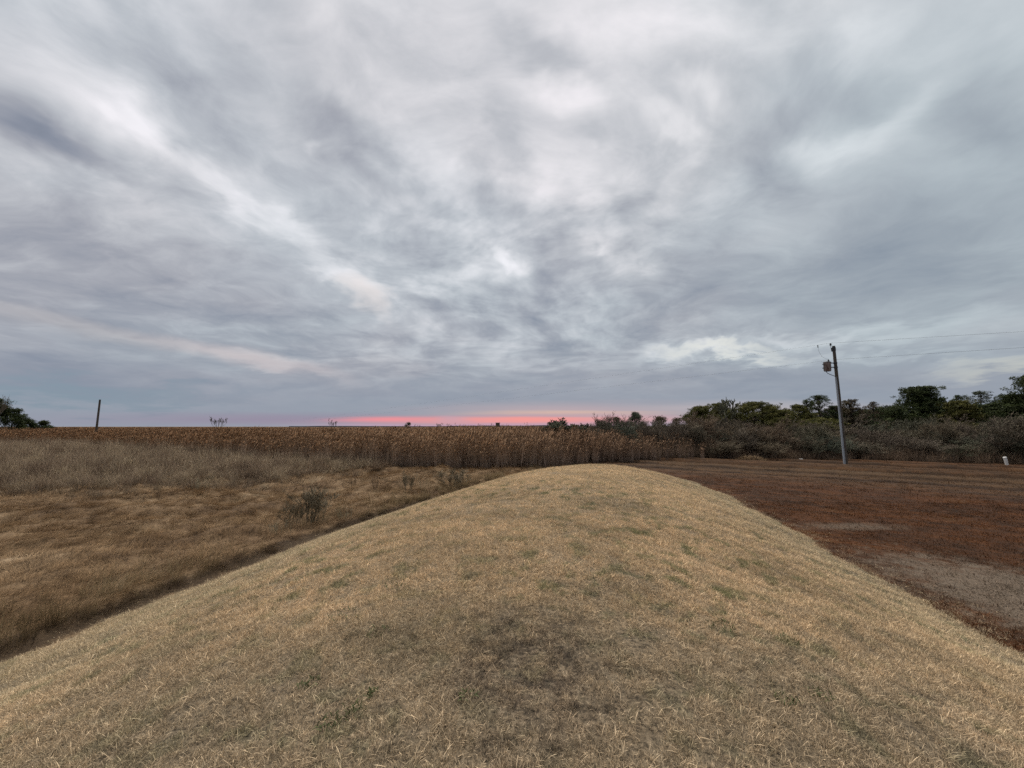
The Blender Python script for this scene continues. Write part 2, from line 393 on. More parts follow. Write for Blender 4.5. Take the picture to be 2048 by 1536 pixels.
def field_colour(t):
    """ground outside the mound: matted gold-brown to the left, dark red-brown to the right"""
    pos = flat(t); s = t.new('ShaderNodeSeparateXYZ', {0: pos}); x, y = s.outputs[0], s.outputs[1]
    n1 = t.noise(pos, .35, 5, .62); n2 = t.noise(pos, 1.7, 5, .65)
    left = t.ramp(t.math('MULTIPLY_ADD', n1, .6, t.math('MULTIPLY', n2, .4)), [(.36, (.085, .050, .024)), (.46, (.165, .102, .052)), (.55, (.25, .165, .090)), (.67, (.38, .28, .175))])
    right = t.ramp(t.math('MULTIPLY_ADD', n1, .5, t.math('MULTIPLY', n2, .5)), [(.33, (.040, .019, .006)), (.46, (.078, .031, .009)), (.57, (.135, .052, .014)), (.70, (.155, .082, .030))])
    q = t.math('ADD', t.math('ADD', t.math('MULTIPLY', x, QX), t.math('MULTIPLY', y, QY)), t.math('MULTIPLY', t.math('SUBTRACT', n1, .5), 2.2))
    qn = t.math('DIVIDE', q, 60.0)
    band = t.ramp(qn, [(.0, (.0, 0, 0)), (.46, (0, 0, 0)), (.57, (.75, .75, .75)), (.66, (.9, .9, .9)), (.70, (.5, .5, .5)), (.76, (.75, .75, .75)), (.82, (.3, .3, .3)), (1, (.6, .6, .6))])
    right = t.mix(t.math('MULTIPLY', band, .8), right, (.135, .095, .056))
    # thin streaks along the mowing rows
    qv = t.new('ShaderNodeCombineXYZ', {0: t.math('MULTIPLY', q, 1.1), 1: t.math('MULTIPLY', x, .06), 2: 0.0}).outputs[0]
    st = t.noise(qv, 1.6, 4, .6)
    right = t.mix(t.maprange(st, .40, .62, 0, .6), right, (.035, .018, .008))
    for q0 in (33.5, 37.0, 40.9, 43.3, 47.0, 50.5):
        right = t.mix(t.maprange(t.math('ABSOLUTE', t.math('SUBTRACT', q, q0)), .75, .15, 0, .7, 'SMOOTHSTEP'), right, (.028, .014, .007))
    g1 = patch(t, pos, 10.4, 7.8, 1.8, 2.7, .5); g2 = t.math('MULTIPLY', patch(t, pos, 11.6, 13.6, 1.5, .45, .6), .6)
    right = t.mix(t.math('MULTIPLY', t.math('MAXIMUM', g1, g2), .85), right, (.23, .20, .17))
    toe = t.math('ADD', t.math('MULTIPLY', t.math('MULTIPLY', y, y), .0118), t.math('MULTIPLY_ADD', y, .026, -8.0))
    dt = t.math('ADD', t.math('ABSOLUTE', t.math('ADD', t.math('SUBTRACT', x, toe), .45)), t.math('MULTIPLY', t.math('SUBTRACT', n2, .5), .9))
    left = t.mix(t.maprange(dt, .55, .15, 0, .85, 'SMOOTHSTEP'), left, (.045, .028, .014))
    right = t.mix(1.0, right, (.84, .76, .66), 'MULTIPLY')
    side = t.maprange(t.math('SUBTRACT', x, t.math('MULTIPLY', y, .17)), -1.0, 1.5, 0, 1)
    c = t.mix(side, left, right)
    return c
def attr(t, name, typ='GEOMETRY'):
    return t.new('ShaderNodeAttribute', attribute_name=name, attribute_type=typ).outputs['Fac']
def blade_mat(name, colfn, root=.45, tip=1.15, lo=.65, hi=1.35, trans=.25, warm=None, inst=.18):
    m, t, out = new_mat(name)
    c = colfn(t) if callable(colfn) else colfn
    if not isinstance(c, bpy.types.NodeSocket):
        c = t.mix(t.noise(flat(t), .5, 3, .5), tuple(k*.75 for k in c), tuple(k*1.25 for k in c))
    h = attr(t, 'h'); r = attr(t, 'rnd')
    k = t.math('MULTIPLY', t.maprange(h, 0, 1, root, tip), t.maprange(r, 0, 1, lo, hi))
    oi = t.new('ShaderNodeObjectInfo').outputs['Random']
    k = t.math('MULTIPLY', k, t.maprange(oi, 0, 1, 1-inst, 1+inst))
    c = t.vm('SCALE', c, sc=k)
    if warm: c = t.mix(t.maprange(r, .6, 1, 0, .8), c, t.vm('SCALE', warm, sc=k))
    finish(t, out, c, .8, trans=trans, spec=.12)
    return m

m_turf, t, out = new_mat('turf')
c = mound_colour(t); nb = t.noise(None, 90, 3, .7); nf = t.noise(flat(t), 26, 4, .7)
c = t.vm('SCALE', c, sc=t.maprange(nf, .36, .62, .06, .36))
finish(t, out, c, .95, nf, .8, .03)
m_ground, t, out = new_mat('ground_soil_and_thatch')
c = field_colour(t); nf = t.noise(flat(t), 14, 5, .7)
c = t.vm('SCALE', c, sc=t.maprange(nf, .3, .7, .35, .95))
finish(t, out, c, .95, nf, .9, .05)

def axis(lo, hi, a, b, st, grow=1.16):
    xs = list(np.arange(a, b+1e-6, st)); x, s = xs[-1], st
    while x < hi: s *= grow; x += s; xs.append(x)
    x, s = xs[0], st; pre = []
    while x > lo: s *= grow; x -= s; pre.append(x)
    return np.array(pre[::-1]+xs)
V, Fq = grid(axis(-7000, 7000, -42, 55, .22), axis(-300, 9000, -4, 58, .22), ground_z)
# keep the sheet under the mound below the turf
o = bpy.data.objects.new('ground', mesh_np('ground', V, [Fq], smooth=True)); COL.objects.link(o); o.data.materials.append(m_ground)
tag(o, kind='structure')
xs = np.arange(-9.5, 13.5, .09); ys = np.arange(-9, 31, .09)
def mz(X, Y):
    z = mound_z(X, Y); L, Rr = toes(Y)
    t_ = np.abs((X-(L+Rr)/2)/((Rr-L)/2)); e = (1-t_)*((Rr-L)/2)
    return np.where(z > 0.001, z-.02, -.25)
V, Fq = grid(xs, ys, mz)
keep = (V[Fq][:, :, 2] > -.2).any(axis=1)
o = bpy.data.objects.new('grass_mound', mesh_np('grass_mound', V, [Fq[keep]], smooth=True)); COL.objects.link(o); o.data.materials.append(m_turf)
tag(o, 'long low rounded mound of earth under the short straw coloured turf', None, kind='structure')

# ================================================================ ribbons (grass blades, reed leaves)
def ribbons(mb, root, az, lean, length, width, curl, nseg=3, rnd=None, twist=None, hbase=0.0, hspan=1.0, taper=.8):
    n = len(root); root = np.asarray(root, float)
    s = np.linspace(0, 1, nseg+1); ds = 1.0/nseg
    P_ = np.zeros((n, nseg+1, 3)); P_[:, 0] = root
    for i in range(nseg):
        th = lean+curl*(i+.5)*ds
        d = np.stack((np.sin(th)*np.cos(az), np.sin(th)*np.sin(az), np.cos(th)), -1)
        P_[:, i+1] = P_[:, i]+d*(length*ds)[:, None]
    tw = az+np.pi/2 if twist is None else twist
    side = np.stack((np.cos(tw), np.sin(tw), np.zeros(n)), -1)
    V = np.zeros((n, 2*nseg+1, 3)); H = np.zeros((n, 2*nseg+1))
    for i in range(nseg):
        wd_ = width*(1-taper*s[i]**1.5)/2
        V[:, 2*i] = P_[:, i]-side*wd_[:, None]; V[:, 2*i+1] = P_[:, i]+side*wd_[:, None]; H[:, 2*i] = H[:, 2*i+1] = s[i]
    V[:, 2*nseg] = P_[:, nseg]; H[:, 2*nseg] = 1
    base = np.arange(n)[:, None]*(2*nseg+1)
    if rnd is None: rnd = rng.random(n)
    R_ = np.repeat(rnd, 2*nseg+1)
    q = [np.stack((base[:, 0]+2*i, base[:, 0]+2*i+1, base[:, 0]+2*i+3, base[:, 0]+2*i+2), -1) for i in range(nseg-1)]
    t3 = np.stack((base[:, 0]+2*nseg-2, base[:, 0]+2*nseg-1, base[:, 0]+2*nseg), -1)
    off = mb.n
    mb.V.append(V.reshape(-1, 3)); mb.A['rnd'].append(R_); mb.A['h'].append((H*hspan+hbase).reshape(-1) if np.ndim(hbase) == 0 else (H*hspan+np.asarray(hbase)[:, None]).reshape(-1))
    if q: mb.F4.append(np.concatenate(q)+off)
    mb.F3.append(t3+off); mb.n += n*(2*nseg+1)
    return P_
def U(a, b, n): return rng.uniform(a, b, n)
def tuft(name, mat, n, rad, lmin, lmax, wmin, wmax, lean=(.1, .9), curl=(-.6, 1.6), nseg=3, squash=1.0, azc=None, azs=math.pi):
    mb = MB(); r = rad*np.sqrt(rng.random(n)); a = U(0, 2*np.pi, n)
    root = np.stack((r*np.cos(a), r*np.sin(a), np.full(n, -.01)), -1)
    az = U(0, 2*np.pi, n) if azc is None else azc+U(-azs, azs, n)
    ribbons(mb, root, az, U(*lean, n), U(lmin, lmax, n), U(wmin, wmax, n), U(*curl, n), nseg, twist=U(0, 2*np.pi, n))
    return mb.build(name, mat, link=False)

def instancer(name, protos, pts, rot, scl, idx, label, cat):
    """one object holding uncountable growth: its points carry copies of the protos"""
    pc = bpy.data.collections.new(name+'_kinds')
    for i, p in enumerate(protos):
        p.name = '%s_%02d' % (p.name, i); pc.objects.link(p)
    me = bpy.data.meshes.new(name); n = len(pts)
    me.vertices.add(n); me.vertices.foreach_set('co', np.asarray(pts, dtype=np.float32).ravel())
    a = me.attributes.new('rot', 'FLOAT_VECTOR', 'POINT'); a.data.foreach_set('vector', np.asarray(rot, dtype=np.float32).ravel())
    a = me.attributes.new('scl', 'FLOAT_VECTOR', 'POINT'); a.data.foreach_set('vector', np.asarray(scl, dtype=np.float32).ravel())
    a = me.attributes.new('idx', 'INT', 'POINT'); a.data.foreach_set('value', np.asarray(idx, dtype=np.int32))
    o = bpy.data.objects.new(name, me); COL.objects.link(o)
    g = bpy.data.node_groups.new(name, 'GeometryNodeTree')
    g.interface.new_socket('Geometry', in_out='INPUT', socket_type='NodeSocketGeometry'); g.interface.new_socket('Geometry', in_out='OUTPUT', socket_type='NodeSocketGeometry')
    gi = g.nodes.new('NodeGroupInput'); go = g.nodes.new('NodeGroupOutput')
    iop = g.nodes.new('GeometryNodeInstanceOnPoints'); ci = g.nodes.new('GeometryNodeCollectionInfo')
    ci.inputs['Collection'].default_value = pc; ci.inputs['Separate Children'].default_value = True; ci.inputs['Reset Children'].default_value = True
    def na(nm, typ):
        k = g.nodes.new('GeometryNodeInputNamedAttribute'); k.data_type = typ; k.inputs['Name'].default_value = nm
        return k.outputs['Attribute']
    L = g.links
    L.new(gi.outputs[0], iop.inputs['Points']); L.new(ci.outputs[0], iop.inputs['Instance']); iop.inputs['Pick Instance'].default_value = True
    L.new(na('idx', 'INT'), iop.inputs['Instance Index'])
    e2r = g.nodes.new('FunctionNodeEulerToRotation'); L.new(na('rot', 'FLOAT_VECTOR'), e2r.inputs[0]); L.new(e2r.outputs[0], iop.inputs['Rotation'])
    L.new(na('scl', 'FLOAT_VECTOR'), iop.inputs['Scale']); L.new(iop.outputs[0], go.inputs[0])
    md = o.modifiers.new('growth', 'NODES'); md.node_group = g
    tag(o, label, cat, kind='stuff')
    return o
def scatter(x0, x1, y0, y1, dens, keepfn=None):
    n = int((x1-x0)*(y1-y0)*dens); X = U(x0, x1, n); Y = U(y0, y1, n)
    if keepfn is not None:
        k = keepfn(X, Y); X, Y = X[k], Y[k]
    return X, Y
def rots(n, tilt=.15, az=None): return np.stack((rng.normal(0, tilt, n), rng.normal(0, tilt, n), U(0, 2*np.pi, n) if az is None else az), -1)
def scl3(s, v=.2):
    n = len(s); return np.stack((s, s, s*U(1-v, 1+v, n)), -1)
def view(X, Y, margin=1.5): return (Y > -margin-.5) & (np.abs(X) < 1.42*np.maximum(Y, 0)+3.2)

# ---- mound turf
m_mg = blade_mat('dry_turf_blades', mound_colour, root=.30, tip=1.25, lo=.5, hi=1.65, trans=.2, inst=.32)
mp = [tuft('turf_tuft', m_mg, 30, .085, .022, .068, .0028, .0052, (.3, 1.35), (-1.2, 1.8), 3) for _ in range(5)]
mp += [tuft('turf_tuft', m_mg, 14, .06, .05, .11, .0028, .0045, (.2, 1.2), (-.5, 2.2), 4) for _ in range(2)]
XX, YY, SS = [], [], []
def on_mound(X, Y):
    L, Rr = toes(Y); out = np.maximum(X-Rr, L-X)
    spill = (out > -.3) & (out < 1.1) & (rng.random(len(X)) < .55*np.exp(-np.maximum(out+.1, 0)/.28)) & (Y < 29)
    return ((mound_z(X, Y) > .015) | spill) & view(X, Y)
for y0, y1, dn, sc in ((-1.5, 4.5, 1150, .80), (4.5, 8, 620, .98), (8, 14, 330, 1.1), (14, 21, 240, 1.15), (21, 30, 50, 1.3)):
    X, Y = scatter(-9.5, 12.5, y0, y1, dn, on_mound)
    fz_ = np.interp(y0, [0, 5, 14], [9.5, 6.5, 3.5])
    k = vnoise(X*1.1+7, Y*1.1)*.35+vnoise(X*fz_, Y*fz_)*.65
    keep = rng.random(len(X)) < np.clip((k-.12)*2.6, .08, 1)
    bare = (((X-.15)/.5)**2+((Y-3.2)/.8)**2 < 1) & (rng.random(len(X)) < .7*vnoise(X*7, Y*7))
    X, Y = X[keep & ~bare], Y[keep & ~bare]
    XX.append(X); YY.append(Y); SS.append(np.full(len(X), sc)*U(.75, 1.2, len(X)))
X, Y, S = map(np.concatenate, (XX, YY, SS))
idx = np.where(rng.random(len(X)) < .96, rng.integers(0, 5, len(X)), rng.integers(5, 7, len(X)))
instancer('mound_turf', mp, np.stack((X, Y, np.where(mound_z(X, Y) > .004, mound_z(X, Y)-.022, ground_z(X, Y)-.01)), -1), rots(len(X), .12), scl3(S), idx, 'short straw coloured winter turf covering the long mound', 'grass')

# ---- dark mown grass on the right, and around the far end of the mound
m_fg = blade_mat('mown_field_blades', field_colour, root=.75, tip=1.15, lo=.8, hi=1.25, trans=.15, inst=.10)
fp = [tuft('mown_tuft', m_fg, 30, .13, .025, .08, .004, .007, (.4, 1.4), (-.8, 1.5), 2) for _ in range(4)]
fp += [tuft('mown_tuft', m_fg, 30, .35, .05, .13, .010, .018, (.2, 1.2), (-.5, 1.4), 2) for _ in range(3)]
def right_side(X, Y):
    L, Rr = toes(Y); return ((X > Rr-.15) | ((Y > 28.5) & (X > L-3))) & view(X, Y)
XX, YY, SS, II = [], [], [], []
for y0, y1, x0, x1, dn, a, b in ((-1, 9, 5, 16, 75, 0, 4), (9, 18, 8, 28, 42, 0, 4), (18, 27, 8, 40, 9, 4, 7), (27, 44, -4, 62, 5, 4, 7)):
    X, Y = scatter(x0, x1, y0, y1, dn, right_side)
    XX.append(X); YY.append(Y); SS.append(U(.8, 1.3, len(X))); II.append(rng.integers(a, b, len(X)))
X, Y, S, I = map(np.concatenate, (XX, YY, SS, II))
instancer('mown_field_grass', fp, np.stack((X, Y, ground_z(X, Y)-.01), -1), rots(len(X), .1), scl3(S), I, 'dark red brown mown grass with grey worn patches right of the mound', 'grass')

# ---- matted gold grass on the left
m_lg = blade_mat('matted_blades', field_colour, root=.25, tip=1.3, lo=.35, hi=2.0, trans=.25, inst=.35)
lp = [tuft('matted_tuft', m_lg, 46, .20, .16, .42, .004, .008, (.5, 1.25), (.2, 1.3), 4, azc=0.0, azs=.9) for _ in range(6)]
def left_side(X, Y):
    L, Rr = toes(Y); e = L-X
    return (e > .55) & view(X, Y) & (Y < 40)
XX, YY, SS = [], [], []
for y0, y1, x0, x1, dn, sc in ((-2, 10, -22, -4, 34, .85), (10, 20, -32, -2, 22, .95), (20, 38, -46, 4, 12, 1.15)):
    X, Y = scatter(x0, x1, y0, y1, dn, left_side); XX.append(X); YY.append(Y); SS.append(sc*U(.75, 1.25, len(X)))
X, Y, S = map(np.concatenate, (XX, YY, SS))
flow = fbm(X*.22, Y*.22, 3)*9.0+.4
instancer('matted_grass', lp, np.stack((X, Y, ground_z(X, Y)-.02), -1), rots(len(X), .1, flow+rng.normal(0, .35, len(X))), scl3(S, .35), rng.integers(0, 6, len(X)), 'matted golden brown wild grass lying in swirls left of the mound', 'grass')

# ---- ragged upright fringe beside the ditch
def grey_straw(t): return t.ramp(t.noise(flat(t), .8, 4, .6), [(.35, (.15, .105, .055)), (.5, (.27, .195, .105)), (.65, (.38, .295, .175))])
m_eg = blade_mat('fringe_blades', grey_straw, root=.38, tip=1.15, trans=.25)
ep = [tuft('fringe_tuft', m_eg, 34, .14, .22, .50, .0035, .006, (.02, .4), (-.2, .9), 4) for _ in range(5)]
X, Y = scatter(-12, 4, -2, 32, 34, lambda X, Y: (toes(Y)[0]-X > .62) & (rng.random(len(X)) < np.exp(-np.maximum(toes(Y)[0]-X-1.0, 0)/.7)*(.45+fbm(X*.7, Y*.7, 3)*2.0)) & view(X, Y))
instancer('fringe_grass', ep, np.stack((X, Y, ground_z(X, Y)-.02), -1), rots(len(X), .12), scl3(U(.7, 1.15, len(X))), rng.integers(0, 5, len(X)), 'knee high straw coloured grass fringe along the ditch left of the mound', 'grass')

# ---- grey waist high grass further left
def tall_col(t): return t.ramp(t.noise(flat(t), .45, 5, .7), [(.36, (.11, .072, .048)), (.46, (.20, .145, .10)), (.54, (.30, .23, .155)), (.66, (.42, .335, .215))])
m_tg = blade_mat('waist_high_blades', tall_col, root=.25, tip=1.25, lo=.35, hi=1.8, trans=.2)
tp = [tuft('waist_high_tuft', m_tg, 34, .30, .45, 1.25, .009, .018, (.0, .55), (-.3, 1.5), 5) for _ in range(5)]
def tall_front(X): return np.interp(X, [-60, -30, -22, -15, -11, -9], [16.5, 17.0, 18.5, 22.0, 27, 32])
def tallz(X, Y): return (Y > tall_front(X)+fbm(X*.4, Y*.4, 3)*11+(rng.random(len(X))**3)*-3.5) & (X < -7) & view(X, Y, 3)
XX, YY, SS = [], [], []
for y0, y1, x0, x1, dn, sc in ((14, 26, -45, -9, 9, 1.0), (26, 40, -66, -9, 5, 1.05), (40, 62, -98, -24, 3, 1.35)):
    X, Y = scatter(x0, x1, y0, y1, dn, tallz); d_ = Y-tall_front(X)
    XX.append(X); YY.append(Y); SS.append(sc*U(.65, 1.15, len(X))*np.interp(d_, [-1, 1, 5, 12], [.40, .70, .90, 1.05])*(.72+.6*vnoise(X*.8, Y*.8)))
X, Y, S = map(np.concatenate, (XX, YY, SS))
instancer('waist_high_grass', tp, np.stack((X, Y, ground_z(X, Y)-.02), -1), rots(len(X), .12), scl3(S), rng.integers(0, 5, len(X)), 'grey brown waist high dead grass between matted grass and reeds', 'grass')

# ---- reeds
def reed_clump(name, n, rad, hgt, mats, plume=True, leaf=3, stemw=.012, coarse=1.0):
    mb = MB(); r = rad*np.sqrt(rng.random(n)); a = U(0, 2*np.pi, n); H = hgt*U(.62, 1.12, n)
    root = np.stack((r*np.cos(a), r*np.sin(a), np.full(n, -.02)), -1); az = U(0, 2*np.pi, n); rn = rng.random(n)
    P_ = ribbons(mb, root, az, U(.0, .07, n), H, np.full(n, stemw), U(0, .16, n), 4, rn, twist=U(0, np.pi, n), hspan=.9, taper=.5)
    ribbons(mb, root, az, U(.0, .07, n), H*.97, np.full(n, stemw), U(0, .16, n), 4, rn, twist=U(0, np.pi, n), hspan=.9, taper=.5)
    # drooping leaves up the stem
    m_ = n*leaf; k = rng.integers(0, n, m_); f = U(.12, .72, m_)
    base = P_[k, 0]+(P_[k, 4]-P_[k, 0])*f[:, None]
    ribbons(mb, base, U(0, 2*np.pi, m_), U(.25, .8, m_), U(.22, .50, m_), U(.006, .013, m_)*coarse, U(.6, 2.0, m_), 3, rng.random(m_), hbase=f*.75, hspan=.12)
    # feathery plumes leaning one way
    if plume:
        for i in range(n):
            if rng.random() < .25: continue
            q = 16; tip = P_[i, 4]; L_ = U(.0, 1.0, q)
            b = tip+np.stack((L_*0.05, L_*.02, L_*.16-.05), -1)
            ribbons(mb, b, U(-1.2, 1.2, q), U(.2, .9, q), U(.09, .22, q), U(.010, .022, q)*coarse, U(.2, .9, q), 2, np.full(q, rn[i]), hbase=1.0, hspan=.0)
    return mb.build(name, mats, link=False)
m_reed, t, out = new_mat('dead_reeds')
h = attr(t, 'h'); r = attr(t, 'rnd'); oi = t.new('ShaderNodeObjectInfo').outputs['Random']
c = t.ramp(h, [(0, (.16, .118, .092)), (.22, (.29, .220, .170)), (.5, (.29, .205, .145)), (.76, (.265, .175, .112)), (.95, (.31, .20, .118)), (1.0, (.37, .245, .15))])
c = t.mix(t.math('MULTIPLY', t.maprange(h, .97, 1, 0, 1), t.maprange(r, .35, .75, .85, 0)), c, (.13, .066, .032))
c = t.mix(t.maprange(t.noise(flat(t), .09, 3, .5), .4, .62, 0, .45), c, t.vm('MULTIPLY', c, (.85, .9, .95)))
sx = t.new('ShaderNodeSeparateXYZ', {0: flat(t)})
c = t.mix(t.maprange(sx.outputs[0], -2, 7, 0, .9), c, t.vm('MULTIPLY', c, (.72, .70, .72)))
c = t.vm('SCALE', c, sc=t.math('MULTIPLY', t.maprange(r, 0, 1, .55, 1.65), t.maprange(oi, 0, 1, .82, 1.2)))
finish(t, out, c, .8, trans=.2, spec=.1)
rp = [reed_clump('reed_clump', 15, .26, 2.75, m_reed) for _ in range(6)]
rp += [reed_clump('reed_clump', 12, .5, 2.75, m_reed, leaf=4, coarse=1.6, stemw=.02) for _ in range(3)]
def reed_front(X): return np.interp(X, [-120, -70, -40, -26, -18, -12, -5, 0, 4, 9, 15, 19, 24], [70, 62, 46, 38, 34.5, 32.8, 31.5, 31.0, 33, 36.5, 38.5, 39.5, 40])
XX, YY, SS, II, RR = [], [], [], [], []
for d0_, d1_, dn, a, b, sc in ((0, 6, 6.5, 0, 6, 1.0), (6, 16, 3.2, 0, 6, 1.0), (16, 50, 1.1, 6, 9, 1.02), (50, 130, .34, 6, 9, 1.04), (130, 330, .09, 6, 9, 1.06)):
    Ymax = 72+d1_; X, Y = scatter(-1.45*min(Ymax, 330), 26+d1_*.2, 29+d0_*.6, Ymax, dn, lambda X, Y: ((Y-reed_front(X)+fbm(X*.25, Y*.25, 3)*2.0) > d0_) & ((Y-reed_front(X)) <= d1_+.5) & view(X, Y, 3) & ((X < 21) | (Y > 90)) & (rng.random(len(X)) < np.where(Y < 90, np.interp(X, [-3, 6, 12, 20], [1, .9, .6, .08]), 1)))
    und = 1+fbm(X*.06, Y*.06, 3)*.16
    left = np.interp(X, [-70, -25, -8], [.90, .93, 1.0])
    XX.append(X); YY.append(Y); SS.append(sc*und*left*U(.88, 1.08, len(X))); II.append(rng.integers(a, b, len(X)))
X, Y, S, I = map(np.concatenate, (XX, YY, SS, II))
S *= np.interp(Y-reed_front(X), [-1, 2.5, 6], [.74, .95, 1.0])*np.where(Y-reed_front(X) < 3.5, U(.70, 1.08, len(X)), 1)*np.where(Y < 90, np.interp(X, [2, 10, 20], [1, .97, .80])*U(.85, 1.08, len(X)), 1)
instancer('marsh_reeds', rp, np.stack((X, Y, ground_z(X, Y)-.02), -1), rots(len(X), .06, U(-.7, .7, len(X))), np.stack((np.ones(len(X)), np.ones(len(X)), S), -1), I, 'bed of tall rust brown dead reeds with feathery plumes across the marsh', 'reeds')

# ================================================================ woody plants
m_twig, t, out = new_mat('grey_twigs')
r = attr(t, 'rnd'); oi = t.new('ShaderNodeObjectInfo').outputs['Random']
c = t.ramp(oi, [(0, (.125, .098, .075)), (.35, (.15, .125, .095)), (.6, (.105, .112, .075)), (.8, (.17, .122, .085)), (1, (.095, .105, .078))])
c = t.vm('SCALE', c, sc=t.maprange(r, 0, 1, .4, 1.35)); finish(t, out, c, .85, spec=.1)
m_bark, t, out = new_mat('weathered_bark')
n_ = t.noise(t.new('ShaderNodeTexCoord').outputs['Object'], 9, 4, .6)
finish(t, out, t.ramp(n_, [(.3, (.045, .038, .032)), (.7, (.12, .10, .085))]), .9, n_, .6, .03)
def needle_mat(name, dark, light):
    m, t, out = new_mat(name); r = attr(t, 'rnd'); h = attr(t, 'h')
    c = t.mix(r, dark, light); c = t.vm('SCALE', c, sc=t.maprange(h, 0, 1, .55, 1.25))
    finish(t, out, c, .7, trans=.18, spec=.15); return m
m_pine = needle_mat('dark_pine_needles', (.020, .030, .012), (.070, .086, .030))
m_olive = needle_mat('olive_pine_needles', (.042, .046, .013), (.135, .125, .036))
m_blue = needle_mat('blue_grey_evergreen', (.035, .045, .030), (.095, .108, .072))
m_brownneedle = needle_mat('browning_needles', (.050, .038, .022), (.10, .078, .045))

def branches(mb, p, d, L, r, depth, spread=.55, up=.12, kids=(2, 4), sides=4, minr=.006, shrink=.68, droop=0.0):
    n = 4; pts = [p]; dd = d
    for i in range(n):
        dd = dd+np.array([random.gauss(0, .14), random.gauss(0, .14), random.gauss(up*.3, .08)-droop*.1]); dd = dd/np.linalg.norm(dd)
        pts.append(pts[-1]+dd*L/n)
    mb.tube(pts, np.linspace(r, max(r*.62, minr), n+1), sides if r > .02 else 3, rnd=random.random(), caps=False)
    if depth == 0: return
    for k in range(random.randint(*kids)):
        f = random.uniform(.35, 1.0); q = pts[min(n, int(f*n+.5))]
        a = random.uniform(0, 2*math.pi); v = dd+spread*np.array([math.cos(a), math.sin(a), random.uniform(-.5, .6)])*random.uniform(.8, 1.5)+np.array([0, 0, up])
        branches(mb, q, v/np.linalg.norm(v), L*shrink*random.uniform(.75, 1.15), max(r*.55, minr), depth-1, spread, up, kids, sides, minr, shrink, droop)

def bush_mesh(w_, h_, stems, seed, tilt=.5, depth=4, tw=.010, kids=(3, 4), th=1.0):
    """returns stems part, twig crown part (meshes)"""
    random.seed(seed); ms = MB(); mc = MB()
    for i in range(stems):
        a = random.uniform(0, 2*math.pi); rr = random.uniform(0, w_*.22)
        p = np.array([rr*math.cos(a), rr*math.sin(a), -.05]); tl = random.uniform(0, tilt)
        d = np.array([math.cos(a)*math.sin(tl), math.sin(a)*math.sin(tl), math.cos(tl)])
        L = h_*.42*random.uniform(.7, 1.1); n = 3; pts = [p]
        for k in range(n): d = d+np.array([random.gauss(0, .08), random.gauss(0, .08), .05]); d /= np.linalg.norm(d); pts.append(pts[-1]+d*L/n)
        ms.tube(pts, np.linspace(.032*th, .020*th, n+1), 5, rnd=random.random())
        for k in range(3):
            a2 = random.uniform(0, 2*math.pi); v = d+.5*np.array([math.cos(a2), math.sin(a2), .2]); v /= np.linalg.norm(v)
            branches(mc, pts[random.choice((1, 2, 3))], v, h_*.30*random.uniform(.7, 1.1), .018*th, depth, .62, .10, kids, 3, tw*.5, .66)
    return ms, mc

def shrink_to(mb, w_, h_):
    V = np.concatenate(mb.V)
    return V
def copy_tree(o, loc, rz, sc, label=None):
    r = o.copy(); COL.objects.link(r); r.location = loc; r.rotation_euler = (0, 0, rz); r.scale = sc
    if label: r['label'] = label
    for ch in list(o.children):
        c = ch.copy(); COL.objects.link(c); c.parent = r
        for g in list(ch.children):
            d = g.copy(); COL.objects.link(d); d.parent = c
    return r
def gz(x, y): return float(top_z(np.array([x], float), np.array([y], float))[0])

# bare bushes of the thicket: five kinds, then copies
BG = 'bare grey bushes of the thicket on the right'
bush_kinds = []
for i in range(6):
    ms, mc = bush_mesh(3.0, 3.0, 9, 100+i)
    root = empty('bare_bush')
    ms.build('stems', m_bark, root); mc.build('twigs', m_twig, root)
    V = np.concatenate(mc.V); root['_h'] = float(np.percentile(V[:, 2], 99)); root['_w'] = float(np.percentile(np.abs(V[:, 0]), 97)*2)
    bush_kinds.append(root)
used = set()
# (pixel x of the middle, pixel y of the top, depth m, width m)
bushes = []
rb = random.Random(5)
for x in range(1110, 1470, 26): bushes.append((x+rb.uniform(-10, 10), rb.uniform(846, 856)+max(0, 1200-x)*.16, rb.uniform(43.5, 46), 3.4))
for x in range(1205, 1480, 24): bushes.append((x+rb.uniform(-10, 10), rb.uniform(831, 846), rb.uniform(46, 50), 4.0))
for x in range(1455, 2080, 42): bushes.append((x+rb.uniform(-12, 12), rb.uniform(868, 884), rb.uniform(40.5, 42) - max(0, x-1700)*.014, 3.4))
for x in range(1440, 2110, 36): bushes.append((x+rb.uniform(-12, 12), rb.uniform(846, 866), rb.uniform(43, 46) - max(0, x-1700)*.014, 4.0))
for x in range(1470, 2150, 44): bushes.append((x+rb.uniform(-12, 12), rb.uniform(836, 850), rb.uniform(48, 52) - max(0, x-1700)*.014, 4.8))
for bx_ in ((2030, 834, 36.5, 5.0), (2075, 822, 35.5, 5.5), (2120, 830, 33.5, 5.0)): bushes.append(bx_)
